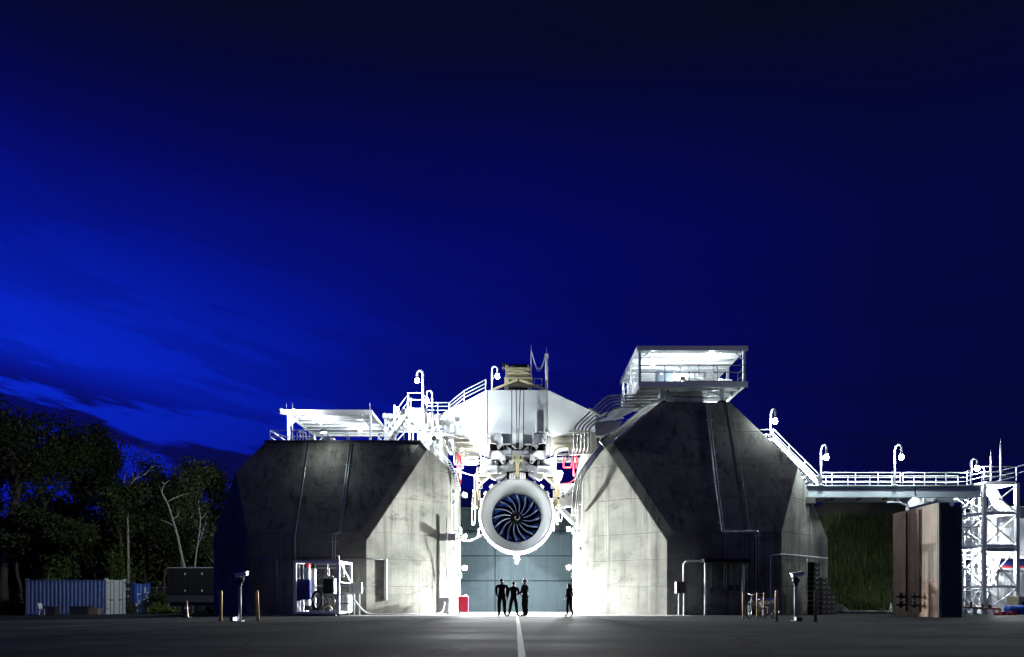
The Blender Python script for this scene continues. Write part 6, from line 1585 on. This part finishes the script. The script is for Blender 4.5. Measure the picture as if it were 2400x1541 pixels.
def dead_tree(label, trunk, branches, Y, r0):
    p = W(*trunk[0], Y); p.z = gz(p.x, Y)
    t = thing('dead_tree', label, 'tree', p, 'bare dead trees')
    pts = [p - V(0,0,.2)] + [W(*q, Y) for q in trunk[1:]]; n = len(pts)
    pts = [q + V(0, .15*math.sin(i*1.7), 0) for i, q in enumerate(pts)]
    MB().tube(fillet(pts, .8, 3), [r0*(1-.8*i/((n-2)*4+1)) for i in range((n-2)*4+2)], 7).build('trunk', M['deadbark'], t)
    for k, br in enumerate(branches):
        q = [W(*a, Y) + V(0, (.3*i if k % 2 else -.3*i), 0) for i, a in enumerate(br)]
        m_ = len(fillet(q, .5, 3)); MB().tube(fillet(q, .5, 3), [r0*.42*(1-.75*i/(m_-1)) for i in range(m_)], 5).build('branch', M['deadbark'], t)
dead_tree('pale dead trunk forking twice above the dark trailer', [(432,1440),(431,1332),(426,1300),(415.6,1245),(400,1206),(390,1175),(379,1154),(387,1134),(396,1126)],
          [[(391,1178),(386,1165),(385,1150),(386,1140)], [(394,1176),(408,1165),(420,1158),(436,1152)], [(406,1232),(396,1226),(386,1221)], [(404,1216),(413,1210),(411,1197)], [(386,1136),(385,1130)]], 58, .125)
dead_tree('pale dead trunk with one long side branch beside the forked one', [(452,1440),(455,1332),(460,1300),(467.5,1264),(470,1217),(465,1191),(466,1173)],
          [[(464,1285),(480,1243),(488,1232),(496,1212)], [(470,1217),(478,1205),(480,1193)], [(476,1252),(470,1246)]], 59, .095)
dead_tree('pale bare tree with arching boughs rising out of the ivy', [(300,1440),(299,1300),(299,1178),(306,1139),(314,1123),(338,1113),(352,1100),(366,1092)],
          [[(300,1182),(312,1168),(325,1162),(345,1160),(362,1166),(380,1168)], [(303,1150),(290,1141),(304,1121),(319,1102)], [(330,1117),(350,1108),(370,1105),(384,1102)], [(290,1141),(286,1122),(287,1108)], [(312,1126),(316,1108)], [(321,1147),(330,1145),(340,1142)]], 59.5, .11)
# the far wood behind the single trees reads as one mass
nr = np.random.default_rng(77); cs = []
rr = random.Random(4)
for k in range(900):
    x = -92 + 70*rr.random(); y = 71 + 14*rr.random()
    top = 9.0 + 3.2*math.sin(x*.23) + 1.6*math.sin(x*.71+1) + (4.0 if x < -60 else 0)
    cs.append(V(x, y, gz(x, y) + top*rr.random()**.8))
v, f = leaves(nr, cs, 120000, (.9,.9,.8), .32)
me = bpy.data.meshes.new('far_wood'); me.from_pydata(v.tolist(), [], f.tolist()); me.materials.append(M['leaf2'])
o = bpy.data.objects.new('far_wood', me); COL.objects.link(o); tag(o, 'dense dark wood massed behind the single trees', 'wood', kind='stuff')
# weeds and brush at the foot of the wood
def brush(label, px, Y, n, spread, size, m='leaf'):
    nr = np.random.default_rng(int(px)); p = yard_pt(px, Y); t = thing('brush', label, 'bush', p, 'brush along the fence')
    rr = random.Random(int(px)); cs = [p + V(rr.uniform(-1,1)*spread, rr.uniform(-.5,.5)*spread, rr.uniform(.1,.9)*size) for _ in range(26)]
    b = MB()
    for c_ in cs[:14]: b.tube([p + V(rr.uniform(-.3,.3)*spread,0,-.05), c_], [.025,.008], 4)
    b.build('stem', M['bark'], t)
    v, f = leaves(nr, cs, n, (.3,.3,.2), .09); leaf_obj('foliage', v, f, M[m], t, ORG[t])
brush('weedy brush beside the far end of the long container', 40, 53, 1800, 1.2, 1.0)
brush('low weeds sprouting between the two containers', 300, 53.6, 700, .6, .7)
brush('dry brush between the bright blue container and the dark trailer', 368, 57, 2200, 1.3, 1.6)
brush('small brush under the end of the dark trailer', 382, 52, 900, .8, .5, 'ivy')
brush('weedy brush by the fence beyond the long container', 8, 56, 1600, 1.4, 1.1)

# ------------------------------------------------------------------ people
SK = mat('skin', (.42,.27,.20), .55, var=.1); DK = mat('dark_cloth', (.010,.011,.014), .9, var=.2, scale=8, spec=.1)
JN = mat('navy_cloth', (.018,.02,.045), .9, var=.2, scale=8, spec=.1); SH = mat('shoe_leather', (.010,.009,.009), .8, var=.2, spec=.08)
HD = mat('dark_hair', (.018,.012,.009), .7, var=.3, spec=.2); HG = mat('grey_hair', (.42,.42,.42), .6, var=.2); MG = mat('magenta_shoe', (.30,.02,.16), .5, var=.1)
TR = mat('dark_trousers', (.012,.013,.014), .9, var=.2, spec=.1); PL = mat('pale_sleeve', (.40,.48,.56), .8, var=.1)
def person(label, loc, rz, H, arms, legs, hair, mats, head_yaw=0.0, wide=1.0, extra=None, lb=1.0):
    """faces +Y before rz; arms: per side (elbow, wrist, finger direction); legs: per side (knee, ankle, toe direction)"""
    k = H/1.80
    root = thing('person', label, 'person', loc, None, rz, local=True)
    J = {'pelvis': ((0,0,.96), .160*wide, .125), 'waist': ((0,0,1.10), .158*wide, .120), 'chest': ((0,.005,1.30), .178*wide, .130), 'upper': ((0,-.005,1.42), .150*wide, .100), 'neck': ((0,0,1.515), .070, .068), 'nape': ((0,.012,1.565), .064, .066),
         'skull': ((0,.025,1.650), .086, .100), 'crown': ((0,.010,1.712), .078, .092)}
    E = [('pelvis','waist'), ('waist','chest'), ('chest','upper'), ('upper','neck'), ('neck','nape'), ('nape','skull'), ('skull','crown')]
    for s, n in ((-1,'l'), (1,'r')):
        el, wr, fd = arms[n]; kn, an, td = legs[n]
        J['sh'+n] = ((.185*s*wide,-.005,1.435), .080*lb, .080*lb); J['el'+n] = (el, .060*lb, .060*lb); J['mid'+n] = (((el[0]*.55+wr[0]*.45), (el[1]*.55+wr[1]*.45), (el[2]*.55+wr[2]*.45)), .054*lb, .054*lb); J['wr'+n] = (wr, .033, .030)
        J['hip'+n] = ((.095*s,0,.90), .115*lb, .115*lb); J['th'+n] = (((.095*s+kn[0])/2+.01*s, kn[1]/2, (.9+kn[2])/2), .106*lb, .106*lb); J['kn'+n] = (kn, .084*lb, .086*lb); J['cf'+n] = ((kn[0]*.6+an[0]*.4, kn[1]*.6+an[1]*.4-.015, kn[2]*.6+an[2]*.4), .078*lb, .080*lb); J['an'+n] = (an, .062*lb, .064*lb)
        J['ft'+n] = ((an[0]+td[0]*.11, an[1]+td[1]*.11, .042), .042, .036); J['to'+n] = ((an[0]+td[0]*.20, an[1]+td[1]*.20, .032), .040, .028)
        E += [('upper','sh'+n), ('sh'+n,'el'+n), ('el'+n,'mid'+n), ('mid'+n,'wr'+n), ('pelvis','hip'+n), ('hip'+n,'th'+n), ('th'+n,'kn'+n), ('kn'+n,'cf'+n), ('cf'+n,'an'+n), ('an'+n,'ft'+n), ('ft'+n,'to'+n)]
    names = list(J); bm = bmesh.new(); lay = bm.verts.layers.skin.verify(); vm = {}
    for n in names:
        co, rx_, ry_ = J[n]; v = bm.verts.new([c*k for c in co]); v[lay].radius = (rx_*k, ry_*k); v[lay].use_root = (n == 'pelvis'); vm[n] = v
    for a, c in E: bm.edges.new((vm[a], vm[c]))
    me = bpy.data.meshes.new('tmp_body'); bm.to_mesh(me); bm.free()
    tmp = bpy.data.objects.new('tmp_body', me); COL.objects.link(tmp)
    sk = tmp.modifiers.new('skin', 'SKIN'); sk.use_smooth_shade = True; sk.branch_smoothing = .4
    sb = tmp.modifiers.new('sub', 'SUBSURF'); sb.levels = 2; sb.render_levels = 2
    dg = bpy.context.evaluated_depsgraph_get(); ev = bpy.data.meshes.new_from_object(tmp.evaluated_get(dg))
    bpy.data.objects.remove(tmp)
    b = MB(); b.v = [v.co.copy() for v in ev.vertices]; 
    wl, wr_ = Vector(arms['l'][1])*k, Vector(arms['r'][1])*k
    for pg in ev.polygons:
        c = pg.center; b.f.append(list(pg.vertices)); b.sm.append(True)
        hand = min((c-wl).length, (c-wr_).length) < .05*k
        mi = 0 if c.z > 1.545*k or hand else 3 if c.z < .085*k else 2 if c.z < .93*k and not any((c - Vector(arms[n][i])*k).length < .09*k for n in 'lr' for i in (0,1)) else 1
        b.mi.append(mi)
    # hands: palm and five fingers rooted in it
    for s, n in ((-1,'l'), (1,'r')):
        el, wr, fd = arms[n]; w = Vector(wr)*k; d = Vector(fd).normalized(); e = Vector(el)*k
        side = d.cross(V(0,1,0)) if abs(d.y) < .8 else d.cross(V(0,0,1))
        side.normalize(); nrm_ = d.cross(side).normalized()
        b.tube([w - d*.01, w + d*.045*k, w + d*.09*k], [.030*k, .036*k, .033*k], 8)
        for j, (o_, L) in enumerate(((-.028,.066), (-.010,.078), (.009,.074), (.027,.058))):
            r0 = w + d*.085*k + side*o_*k
            b.tube([r0, r0 + d*L*.45*k + nrm_*.006*k, r0 + d*L*.8*k + nrm_*.022*k, r0 + d*L*.95*k + nrm_*.04*k], [.0095*k, .009*k, .008*k, .006*k], 6)
        r0 = w + d*.03*k - side*.03*k; b.tube([r0, r0 + (d*.5 - side)*.035*k, r0 + (d*1.1 - side*1.2)*.045*k], [.012*k, .010*k, .007*k], 6)
    # face: nose, ears, brow, chin; turned with the head
    Q = Matrix.Rotation(head_yaw, 3, 'Z'); hc = V(0,.02,1.665)*k
    hp = lambda x, y, z: hc + Q @ (V(x, y, z)*k)
    b.tube([hp(0,.088,.025), hp(0,.112,-.015), hp(0,.095,-.028)], [.008*k,.014*k,.010*k], 6)
    for s in (-1, 1): b.ball(hp(.083*s,-.005,-.005), .026*k, 8, 6, sc=(.4,.7,1.1))
    b.ball(hp(0,.070,-.085), .030*k, 8, 6); b.tube([hp(-.022,.092,-.052), hp(.022,.092,-.052)], .006*k, 5)
    for s in (-1, 1): b.ball(hp(.032*s,.084,.012), .012*k, 8, 6)
    bo = b.build('body', mats, root)
    hb = MB()
    n_, m_ = 18, 10; hv = []
    for i in range(m_+1):
        th = math.pi*.68*i/m_
        for j in range(n_):
            a = 2*math.pi*j/n_; front = max(0, math.sin(a)); lim = 1.0 - .42*front
            t_ = th*lim; hv.append(hp(.091*math.sin(t_)*math.cos(a), .109*math.sin(t_)*math.sin(a) - .010, .022 + .106*math.cos(t_)))
    hb.add(hv, [(i*n_+j, (i+1)*n_+j, (i+1)*n_+(j+1) % n_, i*n_+(j+1) % n_) for i in range(m_) for j in range(n_)], True)
    hb.build('hair', hair, root)
    # jacket hem and belt, so the clothes end cleanly
    MB().lathe([(.150*wide*k, -.01), (.158*wide*k, 0), (.152*wide*k, .05)], V(0,0,.92*k), 20, 'z').build('shirt_hem', mats[1], root)
    if extra: extra(root, k, hp)
    return root
g = lambda px: yard_pt(px, 33.0)
A_down = ((-.27,-.03,1.16), (-.29,.03,.91), (-.05,.1,-1))
person('man in dark shirt and trousers with hands in front pockets, head turned aside', g(1176), R(0), 1.83,
       {'l': ((-.262,-.03,1.17), (-.215,.11,.95), (.25,.3,-.8)), 'r': ((.262,-.03,1.17), (.215,.11,.95), (-.25,.3,-.8))},
       {'l': ((-.12,.02,.50), (-.125,-.02,.09), (-.25,1,0)), 'r': ((.13,.03,.50), (.145,-.01,.09), (.75,.65,0))}, HD, [SK, DK, TR, SH], head_yaw=R(-55), wide=1.34, lb=1.14)
person('man seen from behind with legs apart and one forearm raised', g(1203.5), R(0), 1.70,
       {'l': ((-.27,-.03,1.16), (-.31,.03,.91), (-.08,.1,-1)), 'r': ((.275,-.04,1.18), (.15,.19,1.10), (-.6,.5,.1))},
       {'l': ((-.15,.02,.50), (-.23,-.03,.09), (-.3,1,0)), 'r': ((.15,.03,.50), (.20,.0,.09), (.7,.7,0))}, HD, [SK, DK, TR, SH], head_yaw=R(12), wide=1.16, lb=1.08)
person('grey haired man standing sideways with arms held in front', g(1230.5), R(62), 1.83,
       {'l': ((-.26,.04,1.16), (-.08,.24,1.06), (1,.2,0)), 'r': ((.26,.02,1.16), (.08,.23,1.02), (-1,.2,0))},
       {'l': ((-.10,.03,.50), (-.10,-.01,.09), (0,1,0)), 'r': ((.10,.0,.50), (.10,-.05,.09), (.1,1,0))}, HG, [SK, DK, TR, SH], head_yaw=R(10), wide=1.22, lb=1.14)
def woman_extra(root, k, hp):
    b = MB(); b.lathe([(.145*k, .30), (.165*k, .15), (.185*k, 0), (.18*k, -.005)], V(0,0,.78*k), 20, 'z'); b.build('jacket_skirt', DK, root)
    MB().ball(V(.0,-.13,1.44)*k, .11*k, 12, 8, sc=(1.2,.8,1.0)).build('hood', JN, root)
    MB().tube([hp(0,-.07,.02), hp(0,-.11,-.10), hp(.01,-.12,-.22)], [.075*k,.07*k,.03*k], 10).build('long_hair', HD, root)
    for s in (-1, 1): MB().tube([hp(.07*s,.02,.0), hp(.085*s,.02,-.12), hp(.075*s,.05,-.24)], [.03*k,.032*k,.012*k], 8).build('hair_strand', HD, root)
person('long haired woman in dark hooded jacket and magenta shoes by the corridor wall', g(1334), R(48), 1.60,
       {'l': ((-.25,-.03,1.17), (-.19,.12,1.0), (.3,.4,-.8)), 'r': ((.25,-.05,1.17), (.22,.08,.96), (-.2,.4,-.8))},
       {'l': ((-.09,.07,.50), (-.09,.07,.09), (-.1,1,0)), 'r': ((.10,-.02,.50), (.11,-.16,.09), (.2,1,0))}, HD, [SK, DK, DK, MG], head_yaw=R(15), wide=.98, extra=woman_extra, lb=.90)
